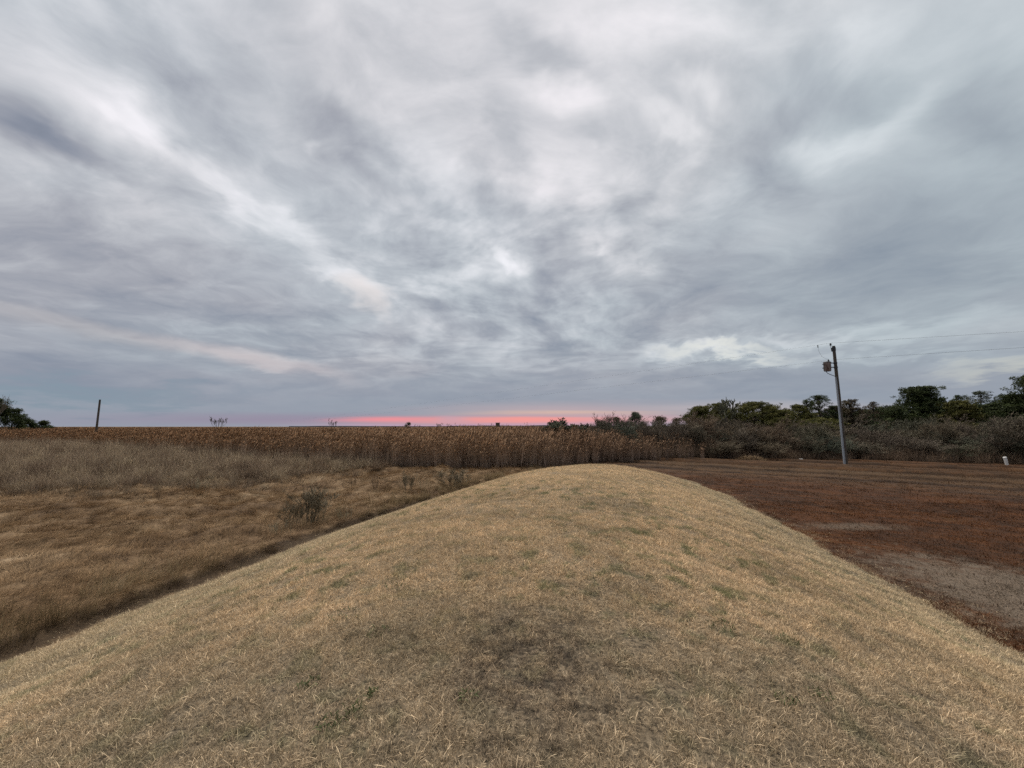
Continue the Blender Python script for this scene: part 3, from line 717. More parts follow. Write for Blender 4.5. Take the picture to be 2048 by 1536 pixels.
for i, (px_, py_, Y, wd_) in enumerate(bushes):
    k = rb.randrange(6); src = bush_kinds[k]; top = at_depth(px_, py_, Y)
    sz = max(top.z, .8)/src['_h']; sx = wd_/src['_w']
    loc = (top.x, Y, -.05)
    row = 'in the front row' if Y < 42.5 else 'deeper in'
    wh = 'behind the reeds end' if px_ < 1460 else ('left of the utility pole' if px_ < 1680 else 'right of the utility pole')
    if k in used: o = copy_tree(src, loc, rb.uniform(0, 6.28), (sx, sx, sz))
    else: o = src; o.location = loc; o.rotation_euler = (0, 0, rb.uniform(0, 6.28)); o.scale = (sx, sx, sz); used.add(k)
    hgt = 'tall' if top.z > 4.0 else ('low' if top.z < 2.6 else 'head high')
    tag(o, '%s leafless grey bush %s of thicket, %s' % (hgt, row, wh), 'bush', '%s bare bushes %s, %s' % (hgt, row, wh))
for k in bush_kinds:
    for key in ('_h', '_w'): pass

def clear_keys():
    for o in COL.objects:
        for key in ('_h', '_w'):
            if key in o: del o[key]
clear_keys()

# weedy straw and brush along the foot of the thicket
def brush_col(t): return t.ramp(t.noise(flat(t), .5, 4, .6), [(.35, (.15, .108, .078)), (.5, (.23, .165, .115)), (.66, (.36, .25, .16))])
m_br = blade_mat('brush_stems', brush_col, root=.4, tip=1.1, trans=.1)
bp = [tuft('brush_tuft', m_br, 40, .45, .6, 1.9, .010, .018, (.0, .35), (-.2, .7), 4) for _ in range(4)]
def edge(X): return np.interp(X, [0, 4, 9, 15, 20, 30, 40, 52, 64], [36, 36.5, 38.5, 40, 41.5, 40, 36, 33, 30])
X, Y = scatter(2, 66, 29, 54, 3.6, lambda X, Y: (Y > edge(X)+fbm(X*.3, Y*.3, 2)*3) & (Y < edge(X)+11))
dd_ = Y-edge(X)
instancer('thicket_undergrowth', bp, np.stack((X, Y, np.full(len(X), -.03)), -1), rots(len(X), .12), scl3(U(.6, 1.25, len(X))*np.interp(dd_, [-1, .8, 3], [.35, .7, 1.0])*np.interp(X, [4, 8, 12, 22, 27], [1.2, 1.4, 1.65, 1.6, 1.0])), rng.integers(0, 4, len(X)), 'dead brown weeds and straw filling the foot of the bare thicket', 'undergrowth')

# ---- pines
def pine(name, mat, px_, ytop, wpx, Y, seed, puffs=110, dense=50, leaf=.20, sparse=0.0, shape='round', label='', group=None, base=0.15, ppuff=.55):
    random.seed(seed); rg = np.random.default_rng(seed)
    top = at_depth(px_, ytop, Y); H = top.z; Wd = wpx/F*Y
    root = empty(name, (top.x, Y, 0)); tr = MB(); cr = MB()
    pts = [np.array([0, 0, -.1])]; lx = random.uniform(-.03, .03)
    for i in range(6): pts.append(np.array([lx*H*(i+1)/6+random.gauss(0, .05), random.gauss(0, .05), H*.95*(i+1)/6]))
    tr.tube(pts, np.linspace(.02*H+.03, .03, 7), 7)
    def env(f):
        if shape == 'round': return math.sin(math.pi*min(1, max(.0, (f-base)/(1-base)))**.80)**.6
        if shape == 'cone': return max(.12, (1-f))**.75*1.15
        if shape == 'flat': return .35+.75*math.exp(-((f-.86)/.12)**2)
        return 1
    P_ = []; nl = max(14, puffs//6)
    lobes = []
    for i in range(nl):
        f = base+(1-base)*((i+rg.random())/nl)**.6; a = rg.uniform(0, 2*math.pi); rr = Wd/2*env(f)*rg.uniform(.35, 1.15)
        lobes.append(np.array([lx*H*f+rr*math.cos(a), rr*math.sin(a), H*min(f, .96)]))
    for i in range(puffs):
        if i % 4:
            p = lobes[rg.integers(0, nl)]+rg.normal(size=3)*np.array([Wd*.065, Wd*.065, H*.042]); p[2] = min(p[2], H*.985); P_.append(p); continue
        f = base+(1-base)*(rg.random()**(.75 if shape != 'flat' else .4)); a = rg.uniform(0, 2*math.pi)
        rr = Wd/2*env(f)*(rg.uniform(.2, 1.0)**.5)*rg.uniform(.6, .95)
        P_.append(np.array([lx*H*f+rr*math.cos(a), rr*math.sin(a), H*f]))
    P_ = np.array(P_)
    for i, p in enumerate(P_):
        if i % 4 == 0 or sparse > .3:
            f = p[2]/H; q = np.array([lx*H*f*.8, 0, max(p[2]-np.hypot(p[0], p[1])*.55, H*.12)])
            m_ = (q+p)/2+np.array([0, 0, .1]); tr.tube([q, m_, p], [.012*H*.45+.012, .02, .010], 4, rnd=.3, caps=False)
        n = int(dense*rg.uniform(.6, 1.3)); rad = ppuff*rg.uniform(.6, 1.2)
        u = rg.normal(size=(n, 3)); u /= np.linalg.norm(u, axis=1)[:, None]; rr = rad*rg.random(n)**.45
        c = p+u*rr[:, None]*np.array([1, 1, .6]); s = leaf*rg.uniform(.6, 1.3, n)
        e1 = rg.normal(size=(n, 3))+u*.8; e1 /= np.linalg.norm(e1, axis=1)[:, None]; e2 = np.cross(e1, rg.normal(size=(n, 3))); e2 /= np.linalg.norm(e2, axis=1)[:, None]
        V = np.stack((c-e2*s[:, None]*.22, c+e1*s[:, None], c+e2*s[:, None]*.22), 1).reshape(-1, 3)
        Fc = np.arange(n*3).reshape(-1, 3); b_ = rg.uniform(0, 1)
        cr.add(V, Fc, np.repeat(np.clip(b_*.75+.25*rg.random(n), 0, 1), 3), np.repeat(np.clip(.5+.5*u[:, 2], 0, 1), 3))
    tr.build('trunk', m_bark, root); cr.build('crown', mat, root)
    tag(root, label, 'tree', group); return root
G1 = 'pines standing behind the thicket'
T = [ # mat, x, ytop, w, Y, puffs, sparse, shape, base, label
 (m_olive, 1402, 813, 62, 60, 80, 0, 'round', .2, 'round olive green pine at the left end of the row of pines'),
 (m_olive, 1440, 808, 58, 62, 80, 0, 'round', .2, 'olive green pine just behind the bare forked tree'),
 (m_olive, 1505, 805, 96, 60, 130, 0, 'round', .2, 'broad olive pine with a domed crown right of the bare forked tree'),
 (m_olive, 1562, 822, 60, 58, 70, 0, 'round', .2, 'low yellowish green pine right of the broad domed pine'),
 (m_olive, 1596, 811, 52, 62, 70, 0, 'round', .2, 'short olive pine left of the tall open pine'),
 (m_pine, 1637, 791, 54, 64, 46, .5, 'round', .25, 'tall open topped dark pine left of the utility pole'),
 (m_pine, 1612, 800, 30, 62, 18, .5, 'round', .3, 'thin wispy pine leaning on the tall open pine'),
 (m_olive, 1640, 838, 90, 52, 90, 0, 'round', .15, 'low spreading olive evergreen at the foot of the tall open pine'),
 (m_pine, 1668, 812, 50, 63, 50, .3, 'round', .2, 'dark ragged pine immediately left of the utility pole'),
 (m_brownneedle, 1702, 799, 56, 62, 42, .5, 'round', .25, 'sparse brownish pine immediately right of the utility pole'),
 (m_brownneedle, 1745, 804, 44, 62, 30, .5, 'round', .25, 'small see through pine between the brownish pine and the big pine'),
 (m_pine, 1790, 812, 70, 58, 70, 0, 'round', .15, 'dark pine shoulder high to the big pine, on its left'),
 (m_pine, 1838, 775, 108, 58, 190, 0, 'cone', .12, 'biggest dark pine with a stepped conical crown right of the utility pole'),
 (m_pine, 1865, 797, 60, 60, 60, 0, 'round', .2, 'dark pine tucked against the right side of the biggest pine'),
 (m_olive, 1918, 803, 90, 54, 110, 0, 'cone', .12, 'yellow olive evergreen with a pointed crown right of the biggest pine'),
 (m_pine, 1912, 791, 44, 64, 26, .5, 'round', .3, 'small dark pine top rising over the yellow olive evergreen'),
 (m_blue, 1962, 783, 76, 66, 60, .3, 'round', .3, 'flat topped grey green pine standing above its neighbours'),
 (m_pine, 1990, 808, 90, 54, 110, 0, 'round', .12, 'dense dark pine below the flat topped pine'),
 (m_pine, 2030, 790, 90, 52, 120, 0, 'cone', .12, 'dark sloping pine near the right edge of the photo'),
 (m_pine, 2078, 752, 110, 50, 170, 0, 'cone', .12, 'tallest pine cut off by the right edge of the photo'),
 (m_olive, 1536, 812, 60, 66, 70, 0, 'round', .1, 'olive pine partly hidden behind the broad domed pine'),
 (m_pine, 1690, 818, 60, 66, 60, 0, 'round', .1, 'low dark pine mostly hidden behind the utility pole'),
 (m_pine, 1722, 822, 60, 68, 60, 0, 'round', .1, 'low dark pine below the sparse brownish pine'),
 (m_pine, 1765, 816, 60, 66, 60, 0, 'round', .1, 'low dark pine below the small see through pine'),
 (m_pine, 1945, 812, 80, 62, 90, 0, 'round', .1, 'dark pine filling the gap under the flat topped pine'),
 (m_pine, 2140, 770, 120, 48, 120, 0, 'cone', .12, 'tall dark pine just beyond the tallest pine'),
]
for i, (mt, x, yt, wpx, Y, pf, sp, shp, bs_, lb) in enumerate(T):
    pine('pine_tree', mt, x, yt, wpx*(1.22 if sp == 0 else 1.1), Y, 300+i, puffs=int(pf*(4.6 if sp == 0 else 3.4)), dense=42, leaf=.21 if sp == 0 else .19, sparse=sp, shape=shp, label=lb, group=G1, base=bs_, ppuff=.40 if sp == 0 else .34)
src_ = [o for o in COL.objects if o.name.startswith('pine_tree') and o.parent is None and 'round' not in o.get('label', '')]
rb2 = random.Random(9)
backs = []
for k, x in enumerate(range(1395, 2110, 38)):
    s0 = src_[rb2.randrange(len(src_))]; Yb = rb2.uniform(67, 72); H0 = max(v[2] for c in s0.children if c.name.startswith('crown') for v in c.bound_box)
    W0_ = max(v[0] for c in s0.children if c.name.startswith('crown') for v in c.bound_box)
    tz = at_depth(x, rb2.uniform(812, 826)-max(0, x-1880)*.09, Yb); hz_ = tz.z/H0; wz_ = rb2.uniform(38, 50)/F*Yb/W0_
    backs.append((s0, (tz.x, Yb, 0), (wz_, wz_, hz_)))
for s0, l_, sc_ in backs:
    o = copy_tree(s0, l_, rb2.uniform(0, 6.28), sc_, 'low pine in the back row, mostly hidden by the pines before it'); o['group'] = 'low pines of the back row'
G2 = 'evergreens past the end of the reeds'
for i, (mt, x, yt, wpx, Y, pf, shp, lb) in enumerate([
 (m_blue, 1270, 826, 46, 60, 60, 'round', 'grey green evergreen with a rounded top above the reeds'),
 (m_brownneedle, 1232, 837, 40, 56, 40, 'round', 'dark low evergreen left of the rounded grey green one'),
 (m_blue, 1205, 843, 34, 56, 34, 'round', 'lowest dark evergreen at the left end of the thicket'),
 (m_brownneedle, 1322, 834, 40, 58, 26, 'round', 'thin brown scrubby tree right of the rounded grey green one'),
 (m_brownneedle, 1352, 838, 34, 58, 22, 'round', 'small brown scrubby tree before the first olive pine')]):
    pine('evergreen_tree', mt, x, yt, wpx, Y, 400+i, puffs=pf*2, dense=50, leaf=.20, shape=shp, label=lb, group=G2, ppuff=.5)
G3 = 'trees at the far left edge'
for i, (mt, x, yt, wpx, Y, pf, shp, lb) in enumerate([
 (m_pine, -12, 798, 60, 78, 110, 'round', 'tall dark pine cut off by the left edge of the photo'),
 (m_pine, 27, 819, 34, 80, 44, 'round', 'middle sized dark pine second from the left edge'),
 (m_pine, 46, 830, 22, 82, 26, 'round', 'small dark tree third from the left edge'),
 (m_pine, 62, 841, 18, 84, 22, 'round', 'low dark round tree left of the last one in the row'),
 (m_pine, 84, 842, 26, 86, 30, 'round', 'low dark tree at the right end of the left hand row')]):
    pine('pine_tree', mt, x, yt, wpx, Y, 430+i, puffs=pf*2, dense=60, leaf=.28, shape=shp, label=lb, group=G3, ppuff=.7)

# ---- bare trees
def bare_tree(name, px_, ytop, Y, seed, label, trunk_f=.5, spread=.6, up=.1, depth=4, rad=.14, wpx=None, minr=.012, cat='tree', kids=(2, 4)):
    random.seed(seed); top = at_depth(px_, ytop, Y); H = top.z
    root = empty(name, (top.x, Y, -.05)); tr = MB(); cr = MB()
    tp_ = np.array([random.gauss(0, .1), 0, H*trunk_f]); tr.tube([np.array([0, 0, -.1]), tp_*.5+np.array([.05, 0, 0]), tp_], [rad, rad*.8, rad*.62], 7)
    for k in range(5):
        a = k*1.26+random.uniform(-.3, .3); v = np.array([math.cos(a)*.85, math.sin(a)*.85, .75]); v /= np.linalg.norm(v)
        branches(cr, tp_*(1-.06*k), v, H*(1-trunk_f)*.62, rad*.5, depth, spread, up, kids, 4, minr, .66)
    V = np.concatenate(cr.V); zt = V[:, 2].max(); s = (H-tp_[2]*.9)/(zt-tp_[2]*.9)
    sx = 1.0 if wpx is None else (wpx/F*Y/2)/np.percentile(np.abs(V[:, 0]), 98)
    for k in range(len(cr.V)):
        v = cr.V[k]; v[:, 2] = tp_[2]*.9+(v[:, 2]-tp_[2]*.9)*s; v[:, :2] = tp_[:2]+(v[:, :2]-tp_[:2])*sx
    tr.build('trunk', m_bark, root); cr.build('crown', m_twig, root); tag(root, label, cat); return root
bare_tree('bare_tree', 1450, 792, 50, 11, 'bare forked tree spreading its branches above the olive pines', .62, .5, .2, 3, .20, 54, .05, kids=(3, 4))
bare_tree('bare_shrub', 1130, 833, 46, 12, 'bare dome shaped shrub outlined against the pink sky', .30, .6, .12, 5, .06, 86, .030, 'shrub', kids=(4, 5))
bare_tree('bare_tree', 438, 832, 150, 13, 'lone bare tree on the marsh skyline right of the leaning post', .36, .42, .42, 4, .16, 30, .022, kids=(2, 4))
bare_tree('bare_tree', 666, 835, 170, 14, 'small narrow bare tree on the skyline below the pink streak', .36, .42, .5, 4, .15, 18, .022, kids=(2, 4))
bare_tree('bare_tree', 879, 845, 220, 15, 'tiny faint bare tree right of the dark round bush', .5, .5, .3, 3, .13, 12, .025, kids=(2, 4))
bare_tree('bare_tree', 3, 788, 74, 16, 'bare twiggy tree top above the pines at the left edge', .6, .55, .2, 4, .10, 40, .014)
pine('round_bush', m_blue, 816, 845, 14, 150, 500, puffs=40, dense=30, leaf=.35, shape='round', label='single dark rounded bush on the skyline above the reeds', base=.1, ppuff=.6)['category'] = 'bush'

# ================================================================ pole, wires and small things
def simple_mat(name, c1, c2, sc=6, rough=.8, metal=0.0, stretch=(1, 1, .12), bs=.3):
    m, t, out = new_mat(name); tc_ = t.new('ShaderNodeTexCoord').outputs['Object']
    n = t.noise(t.vm('MULTIPLY', tc_, stretch), sc, 5, .65)
    finish(t, out, t.ramp(n, [(.3, c1), (.7, c2)]), rough, n, bs, .01, .3, metal=metal); return m
m_pole = simple_mat('creosote_wood', (.035, .028, .022), (.105, .088, .072), 14)
m_guard = simple_mat('grey_cable_guard', (.17, .19, .22), (.26, .285, .32), 8, .5)
m_steel = simple_mat('dark_hardware', (.03, .032, .036), (.07, .07, .075), 8, .5, .4, (1, 1, 1))
m_tank = simple_mat('rust_streaked_tank', (.11, .072, .062), (.38, .34, .33), 7, .6, 0, (1, 1, .5))
m_porc = simple_mat('dark_porcelain', (.035, .04, .045), (.07, .08, .085), 5, .25, 0, (1, 1, 1))
m_wire = simple_mat('weathered_wire', (.06, .065, .07), (.10, .105, .11), 5, .6, .3, (1, 1, 1))
m_white = simple_mat('weathered_white', (.52, .51, .49), (.78, .77, .75), 9, .6, 0, (1, 1, .4))

b = ground_at(1692, 929); YP = b.y
tp = at_depth(1667, 691, YP); lean = Vector((tp.x-b.x, 0, 0)); PH = tp.z
root = empty('utility_pole', (b.x, b.y, -.05)); B0 = np.array([0, 0, -.4]); T0 = np.array([lean.x, 0, PH])
def on_pole(v):   # local point on the axis at photo row v
    z = at_depth(1680, v, YP).z; f = z/PH
    return np.array([lean.x*f, 0, z])
def loc_at(u, v, dy=0.0): q = at_depth(u, v, YP); return np.array([q.x-b.x, dy, q.z])
mb = MB(); n = 9; ps = [B0+(T0-B0)*i/(n-1) for i in range(n)]
mb.tube(ps, np.linspace(.165, .118, n), 16); mb.build('shaft', m_pole, root, True)
# pole top band and pin insulator
mb = MB(); pt = on_pole(697); mb.tube([pt-np.array([0, 0, .16]), pt+np.array([0, 0, .16])], [.145, .145], 16); mb.box(pt+np.array([-.16, 0, -.06]), (.10, .12, .34)); mb.build('top_band', m_steel, root)
mb = MB(); a1 = loc_at(1664.5, 697); a2 = loc_at(1661, 688)
mb.tube([a1+np.array([-.10, 0, -.1]), a1+np.array([-.12, 0, .1]), a2], [.022, .020, .018], 6); pin = mb.build('insulator_pin', m_steel, root)
mb = MB(); mb.lathe(a2-np.array([0, 0, .10]), [(.0, 0), (.05, .0), (.10, .04), (.05, .07), (.095, .11), (.05, .15), (.075, .18), (.03, .23), (.0, .24)], 14); mb.build('insulator', m_porc, pin, True)
# cable guard down the camera side of the shaft
mb = MB(); g0 = on_pole(927); g1 = on_pole(753)
for s_, (pa, pb) in enumerate(((g0, g1),)):
    th = np.linspace(math.radians(105), math.radians(228), 10); Vv = []
    for f in np.linspace(0, 1, 12):
        c_ = pa+(pb-pa)*f; rr = .18-.035*f
        Vv.append(c_+np.stack((rr*np.cos(th), rr*np.sin(th), np.zeros(10)), -1))
    V = np.concatenate(Vv); Fc = [(i*10+j, i*10+j+1, (i+1)*10+j+1, (i+1)*10+j) for i in range(11) for j in range(9)]
    mb.add(V, np.array(Fc))
mb.build('cable_guard', m_guard, root, True)
# transformer hung on two brackets
tc0 = loc_at(1655.0, 741.5); tc1 = loc_at(1654.0, 723.5); TR = .285; ax = tc1-tc0; TLn = float(np.linalg.norm(ax))
trf = MB(); trf.lathe(tc0, [(0, 0), (TR*.86, 0), (TR*.95, .04), (TR*.95, .10), (TR, .11), (TR, TLn-.10), (TR*1.03, TLn-.09), (TR*1.03, TLn-.02)], 28, ax=ax)
for k in (-1, 1): pass
transf = trf.build('transformer', m_tank, root, True)
mb = MB(); mb.lathe(tc0, [(TR*1.08, TLn-.05), (TR*1.08, TLn), (TR*.95, TLn+.035), (TR*.5, TLn+.07), (0, TLn+.08)], 28, ax=ax); mb.build('lid', m_steel, transf, True)
mb = MB(); bt = loc_at(1657, 721.5); mb.lathe(bt-np.array([0, 0, .05]), [(.06, 0), (.095, .03), (.05, .06), (.085, .09), (.045, .12), (.07, .15), (.03, .20), (.012, .26), (0, .27)], 14); mb.build('high_voltage_bushing', m_porc, transf, True)
for v_, nm in ((727.5, 'secondary_bushing'), (735.0, 'secondary_bushing')):
    mb = MB(); q = loc_at(1648.8, v_); mb.lathe(q, [(.035, 0), (.05, .02), (.05, .12), (.03, .14), (.03, .20), (0, .20)], 10, ax=(-1, 0, -.06)); mb.build(nm, m_steel, transf)
for v_ in (725.0, 733.5):
    mb = MB(); q0 = loc_at(1661, v_); q1 = on_pole(v_); mb.box((q0+q1)/2, (abs(q1[0]-q0[0])+.12, .09, .075)); mb.tube([q1-np.array([0, 0, .06]), q1+np.array([0, 0, .06])], [.15, .15], 16); mb.build('bracket', m_steel, transf)
mb = MB(); k0 = loc_at(1651.5, 741); k3 = on_pole(752)+np.array([-.10, -.03, 0]); k1 = k0+np.array([.06, 0, -.22]); k2 = loc_at(1660, 748.0)
pts = [((1-t_)**3)*k0+3*((1-t_)**2)*t_*k1+3*(1-t_)*t_*t_*k2+t_**3*k3 for t_ in np.linspace(0, 1, 14)]
mb.tube(pts, .026, 6); mb.build('service_cable', m_steel, root, True)
# jumper from the live wire down to the transformer
h0 = loc_at(1635.5, 690.5); mb = MB()
mb.tube([h0+np.array([0, 0, .06]), h0-np.array([0, 0, .20])], [.04, .03], 6); jc = mb.build('jumper_clamp', m_steel, root)
mb = MB(); j1 = loc_at(1637, 706); j2 = loc_at(1645, 717); j3 = loc_at(1657, 717.5)
pts = [((1-t_)**3)*h0+3*((1-t_)**2)*t_*j1+3*(1-t_)*t_*t_*j2+t_**3*j3 for t_ in np.linspace(0, 1, 16)]
mb.tube(pts, .009, 4); mb.build('jumper_wire', m_wire, root)
tag(root, 'tall wooden utility pole with a transformer drum and grey cable guard', 'utility pole')

def span(p, q, sag, n=60):
    return [p+(q-p)*t_-np.array([0, 0, 4*sag*t_*(1-t_)]) for t_ in np.linspace(0, 1, n)]
W0 = np.array([b.x, b.y, -.05])
topw = a2+W0+np.array([0, 0, .13]); loww = on_pole(718.5)+W0+np.array([.0, -.13, 0])
dirl = np.array([-.57, .82, 0]); dirl /= np.linalg.norm(dirl)
for nm, st, yr, rad, lb in (('power_line', topw, (663, 0), .0072, 'upper thin power wire strung over the top insulator of the pole'), ('power_line', loww, (695, 0), .0072, 'lower thin power wire crossing behind the transformer')):
    far = st+dirl*560; far[2] = st[2]
    rt = at_depth(2048, yr[0], YP-4.3); rt = np.array([rt.x, rt.y, rt.z]); ext = st+(rt-st)*4.5; ext[2] = st[2]+(rt[2]-st[2])*1.0
    mb = MB(); mb.tube(span(st, far, 1.2), rad*.75, 4, caps=False); l1 = mb
    l1.tube([st+(rt-st)*f-np.array([0, 0, 0]) for f in np.linspace(0, 1, 12)], rad, 4, caps=False)
    l1.tube([rt+(rt-st)*f for f in np.linspace(0, 3.0, 20)], rad, 4, caps=False)
    o = l1.build(nm, m_wire); tag(o, lb, 'wire', 'power wires')

# old leaning pole out on the marsh
p0 = at_depth(193, 858, 66); p1 = at_depth(200, 799.5, 66); f_ = p0.z/(p1.z-p0.z); base = Vector((p0.x-(p1.x-p0.x)*f_, 66, 0))
mb = MB(); e_ = np.array([p1.x-base.x, 0, p1.z]); mb.tube([e_*f for f in np.linspace(-.03, 1, 8)], np.linspace(.17, .13, 8), 12)
root = empty('old_pole', base); mb.build('shaft', m_pole, root, True)
mb = MB(); mb.tube([e_*.985, e_*1.004], [.145, .12], 12); mb.build('cap', m_steel, root, True)
tag(root, 'bare dark pole without wires standing alone in the marsh', 'pole')

# white marker post
b = ground_at(2014.5, 931); t2 = at_depth(2009.5, 915, b.y)
root = empty('marker_post', (b.x, b.y, gz(b.x, b.y))); e_ = np.array([t2.x-b.x, 0, t2.z+.02])
mb = MB(); rr = .105
mb.tube([-e_*.15, e_*.96], [rr, rr*.98], 16); mb.build('post', m_white, root, True)
mb = MB(); mb.lathe(e_*.93, [(rr*1.12, 0), (rr*1.12, .05), (rr*.9, .075), (0, .08)], 16, ax=e_); mb.build('cap', m_white, root, True)
tag(root, 'short white marker post leaning at the edge of the mown field', 'post')

# hunting stand and thin marks on the skyline
Ys = 210; q = at_depth(995.5, 853, Ys); tpz = at_depth(995.5, 847.5, Ys).z+.5; fl = tpz-2.3
root = empty('hunting_stand', (q.x, Ys, 0)); mb = MB(); mb.box((0, 0, fl+1.1), (2.2, 2.0, 2.2)); mb.build('cabin', m_pole, root)
mb = MB(); mb.box((0, 0, fl+2.32), (2.6, 2.4, .16)); mb.build('roof', m_steel, root)
for sx_, sy_ in ((-1, -1), (1, -1), (1, 1), (-1, 1)):
    mb = MB(); mb.tube([np.array([sx_*1.2, sy_*1.1, -.1]), np.array([sx_*.9, sy_*.8, fl])], [.12, .11], 6); mb.build('leg', m_pole, root)
tag(root, 'tiny dark hunting stand on legs on the skyline above the reeds', 'hunting stand')
q = at_depth(983.5, 848, 260); root = empty('mast', (q.x, 260, 0)); mb = MB(); mb.tube([np.array([0, 0, 0]), np.array([0, 0, q.z+.6])], [.16, .1], 6); mb.build('shaft', m_steel, root)
mb = MB(); mb.box((0, 0, q.z), (1.6, .12, .12)); mb.build('crossarm', m_steel, root); tag(root, 'tiny thin mast left of the hunting stand on the skyline', 'mast')
q = at_depth(1017.5, 852, 190); root = empty('stump', (q.x, 190, 0)); mb = MB(); mb.tube([np.array([0, 0, 0]), np.array([.1, 0, q.z+.25])], [.35, .22], 8); mb.tube([np.array([.05, 0, q.z-.5]), np.array([-.5, 0, q.z])], [.14, .08], 6); mb.build('snag', m_bark, root)
tag(root, 'short dead snag on the skyline right of the hunting stand', 'snag')

# far shore
m_far, t, out = new_mat('hazy_far_woods'); finish(t, out, (.13, .145, .17), .9, spec=0)
xs = np.linspace(-1500, 1500, 240); hh = 2+6*sstep(-520, -300, xs)*sstep(480, 300, xs)*(.8+.5*fbm(xs*.01, xs*0, 3))+4*fbm(xs*.004, xs*0+4, 3)+4
V = np.concatenate((np.stack((xs, np.full(240, 2600), np.full(240, -2.)), -1), np.stack((xs, np.full(240, 2600), hh), -1), np.stack((xs, np.full(240, 2900), hh*1.05), -1), np.stack((xs, np.full(240, 3200), np.full(240, -2.)), -1)))
i = np.arange(239); Fq = np.concatenate([np.stack((i+k*240, i+1+k*240, i+1+(k+1)*240, i+(k+1)*240), -1) for k in range(3)])
o = bpy.data.objects.new('far_shore', mesh_np('far_shore', V, [Fq])); COL.objects.link(o); o.data.materials.append(m_far); tag(o, kind='structure')

# dried tussock heap and pale scrap at the field edge
def tussock(name, c, n, rad, lmin, lmax, mat, label, lean=(.5, 1.4), cat='tussock'):
    mb = MB(); r = rad*np.sqrt(rng.random(n)); a = U(0, 2*np.pi, n)
    zz = .45*np.maximum(0, 1-(r/rad)**2)
    rt = np.stack((r*np.cos(a)*1.9, r*np.sin(a), zz*.9-.03), -1)
    ribbons(mb, rt, a+rng.normal(0, .5, n), U(*lean, n), U(lmin, lmax, n), U(.014, .022, n), U(.2, 1.2, n), 3)
    o = mb.build(name, mat); o.location = (c.x, c.y, gz(c.x, c.y)); tag(o, label, cat); return o
m_tus = blade_mat('tussock_straw', (.27, .185, .105), root=.4, tip=1.1)
tussock('grass_heap', ground_at(1500, 921), 900, .85, .15, .45, m_tus, 'low heap of bent tan grass at the near edge of the thicket', cat='grass heap')
tussock('grass_heap', ground_at(1590, 917), 700, .8, .2, .5, m_tus, 'flatter heap of brown grass beside the pale scrap', cat='grass heap')
c_ = ground_at(1602, 919.5); mb = MB(); random.seed(3)
th = np.arange(9)*2*np.pi/9; rr = np.array([random.uniform(.75, 1.1) for _ in th])
V = np.concatenate([np.stack((rr*np.cos(th)*sx_, rr*np.sin(th)*sy_, np.full(9, z_)), -1) for sx_, sy_, z_ in ((.24, .14, 0), (.28, .17, .05), (.22, .12, .11), (.10, .05, .13))])
mb.add(V, np.array([(i*9+j, i*9+(j+1) % 9, (i+1)*9+(j+1) % 9, (i+1)*9+j) for i in range(3) for j in range(9)])); mb.add(V[27:], np.array([(0, 1, 2), (0, 2, 3), (0, 3, 4), (0, 4, 5), (0, 5, 6), (0, 6, 7), (0, 7, 8)]))
o = mb.build('pale_stone', m_white, None, True); o.location = (c_.x, c_.y, gz(c_.x, c_.y)); tag(o, 'small pale flat stone lying at the far edge of the mown field', 'stone')

# weeds in the matted grass
m_weed, t, out = new_mat('grey_green_weed'); r = attr(t, 'rnd')
finish(t, out, t.mix(r, (.12, .105, .065), (.27, .24, .17)), .85, trans=.15, spec=.1)
m_weedw = needle_mat('grey_brush', (.12, .095, .060), (.27, .225, .15))
def weed(px_, pyb, hpx, wpx, seed, label, stems=26, leafy=1.0, cat='weed', mat=None, name='weed', woody=0):
    g = ground_at(px_, pyb); H = hpx/F*g.y*1.03; Wd = wpx/F*g.y; random.seed(seed)
    root = empty(name, (g.x, g.y, gz(g.x, g.y)-.02)); st = MB(); lf = MB(); n = stems
    r = Wd*.38*np.sqrt(rng.random(n)); a = U(0, 2*np.pi, n); rt = np.stack((r*np.cos(a), r*np.sin(a)*.8, np.zeros(n)), -1)
    P_ = ribbons(st, rt, a, U(0, .32, n), H*U(.6, 1.08, n), np.full(n, .006), U(-.1, .3, n), 4, twist=U(0, np.pi, n))
    if woody:
        ms, mc = bush_mesh(1, 1, woody, seed, .6, 3, .006, th=.28)
        Vc = np.concatenate(mc.V); fx = Wd/2/np.percentile(np.abs(Vc[:, 0]), 96); fz = H/np.percentile(Vc[:, 2], 99)
        for q_ in (ms, mc):
            for v in q_.V: v *= np.array([fx, fx, fz])
        ms.build('stems', m_weedw, root); mc.build('twigs', m_weedw, root); tag(root, label, cat, 'weeds in the matted grass'); return root
    m_ = int(n*40*leafy); k = rng.integers(0, n, m_); f = U(.15, 1.0, m_); i0 = np.minimum((f*4).astype(int), 3); ff = f*4-i0
    base = P_[k, i0]*(1-ff[:, None])+P_[k, i0+1]*ff[:, None]
    ribbons(lf, base, U(0, 2*np.pi, m_), U(.2, 1.1, m_), U(.05, .17, m_)*min(1, H), U(.003, .007, m_), U(-.4, .8, m_), 2)
    st.build('stems', mat or m_weed, root); lf.build('leaves', mat or m_weed, root); tag(root, label, cat, 'weeds in the matted grass' if name == 'weed' else None); return root
weed(625, 1046, 66, 66, 1, 'largest bushy grey green weed near the mound on its left', woody=11)
weed(585, 1052, 44, 44, 2, 'lower bushy weed touching the left side of the largest one', woody=10)
weed(560, 1066, 26, 50, 21, 'short spreading weed in front of the lower bushy weed', 24)
weed(908, 975, 34, 60, 3, 'spreading twiggy weed nearest the reeds and the mound', woody=10)
weed(845, 985, 40, 12, 4, 'thin upright stalk between two spreading weeds', 6, .7)
weed(815, 985, 34, 34, 5, 'faint bushy weed with fine stalks left of the upright stalk', woody=7)
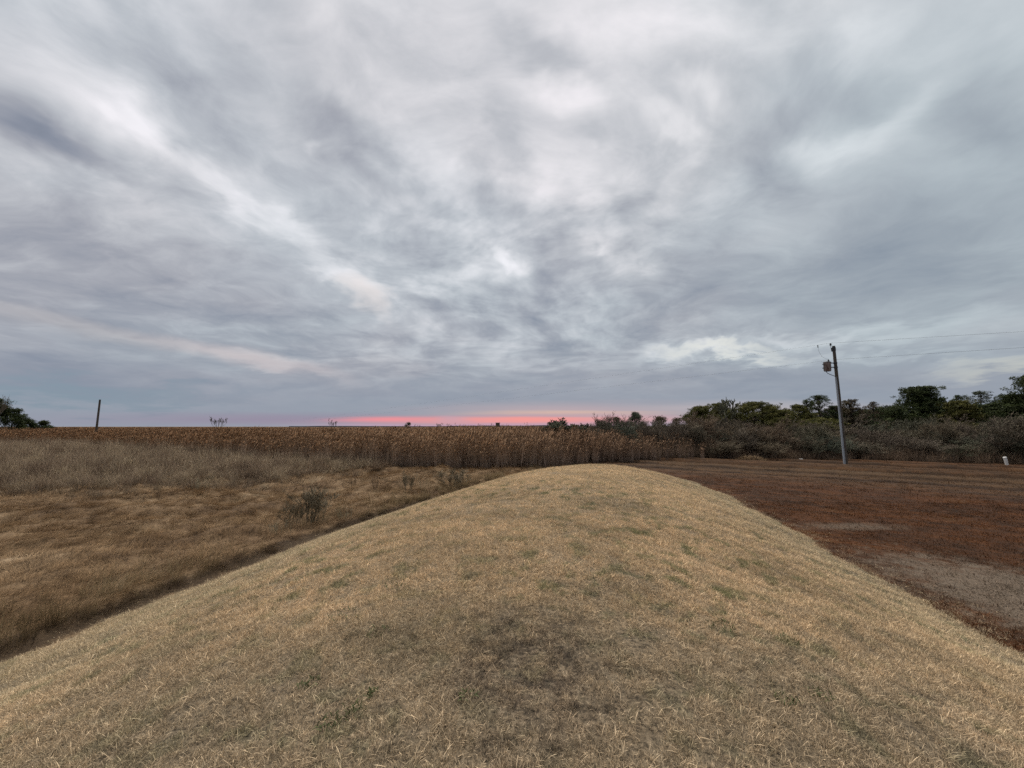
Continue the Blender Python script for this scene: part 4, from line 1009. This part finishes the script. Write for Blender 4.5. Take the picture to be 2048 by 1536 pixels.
m_dk = needle_mat('dark_weed', (.05, .032, .018), (.10, .065, .035))
weed(707, 972, 20, 12, 6, 'small dark brown tuft farthest to the left among the tufts', 16, mat=m_dk)
weed(751, 985, 36, 12, 7, 'dark tuft with one tall stalk rising from it', 14, mat=m_dk)
weed(772, 1007, 10, 12, 8, 'lowest dark round tuft close to the ditch', 16, mat=m_dk)
weed(977, 960, 16, 14, 9, 'small dark tuft beside the upper end of the ditch', 16, mat=m_dk)
weed(400, 985, 30, 40, 10, 'pale bent weed standing at the front of the waist high grass', 24)
weed(690, 1040, 26, 36, 22, 'faint low weed right of the largest one', 20)

# green clover clumps in the turf
m_clo = needle_mat('green_leaves', (.045, .058, .020), (.12, .135, .055))
def clump(px_, py_, rad, seed, label):
    d = pix_dir(px_, py_); s = 1.0
    for k in range(60):       # walk the line of sight down to the mound
        x, y = d.x*s, d.y*s; z = float(mound_z(np.array([x]), np.array([y]))[0]); s += (CAMH+d.z*s-z)*.6/max(-d.z, .05)
    mb = MB(); rad *= 1.5; n = int(24+rad*170); r = rad*np.sqrt(rng.random(n)); a = U(0, 2*np.pi, n)
    rt = np.stack((r*np.cos(a), r*np.sin(a), np.full(n, -.005)), -1)
    ribbons(mb, rt, U(0, 2*np.pi, n), U(.2, 1.0, n), U(.02, .05, n), U(.006, .010, n), U(.2, 1.3, n), 3, twist=U(0, np.pi, n), taper=.2)
    o = mb.build('clover_clump', m_clo); o.location = (x, y, z); tag(o, label, 'clover', 'green clumps in the turf')
for i, (x, y, rd, lb) in enumerate([(658, 1446, .045, 'darkest green clump, low in the turf toward the lower left'), (748, 1385, .035, 'small dark green clump above and right of the darkest one'), (700, 1425, .06, 'loose green clump just right of the darkest one'),
  (935, 1388, .04, 'small green clump nearest the bare brown patch'), (800, 1165, .16, 'wide faint green clump in the middle distance left of centre'), (690, 1230, .10, 'green clump below the wide faint one'), (755, 1262, .07, 'pair of green sprigs left of the bare brown patch'),
  (1572, 1275, .09, 'dark green clump on the right slope of the mound'), (1440, 1250, .09, 'faint green clump left of the one on the right slope'), (1640, 1388, .05, 'small green clump low on the right of the turf'), (1575, 1400, .05, 'green sprigs left of the small low right clump'), (620, 1365, .05, 'bright green sprigs above the darkest clump')]):
    clump(x, y, rd, 600+i, lb)
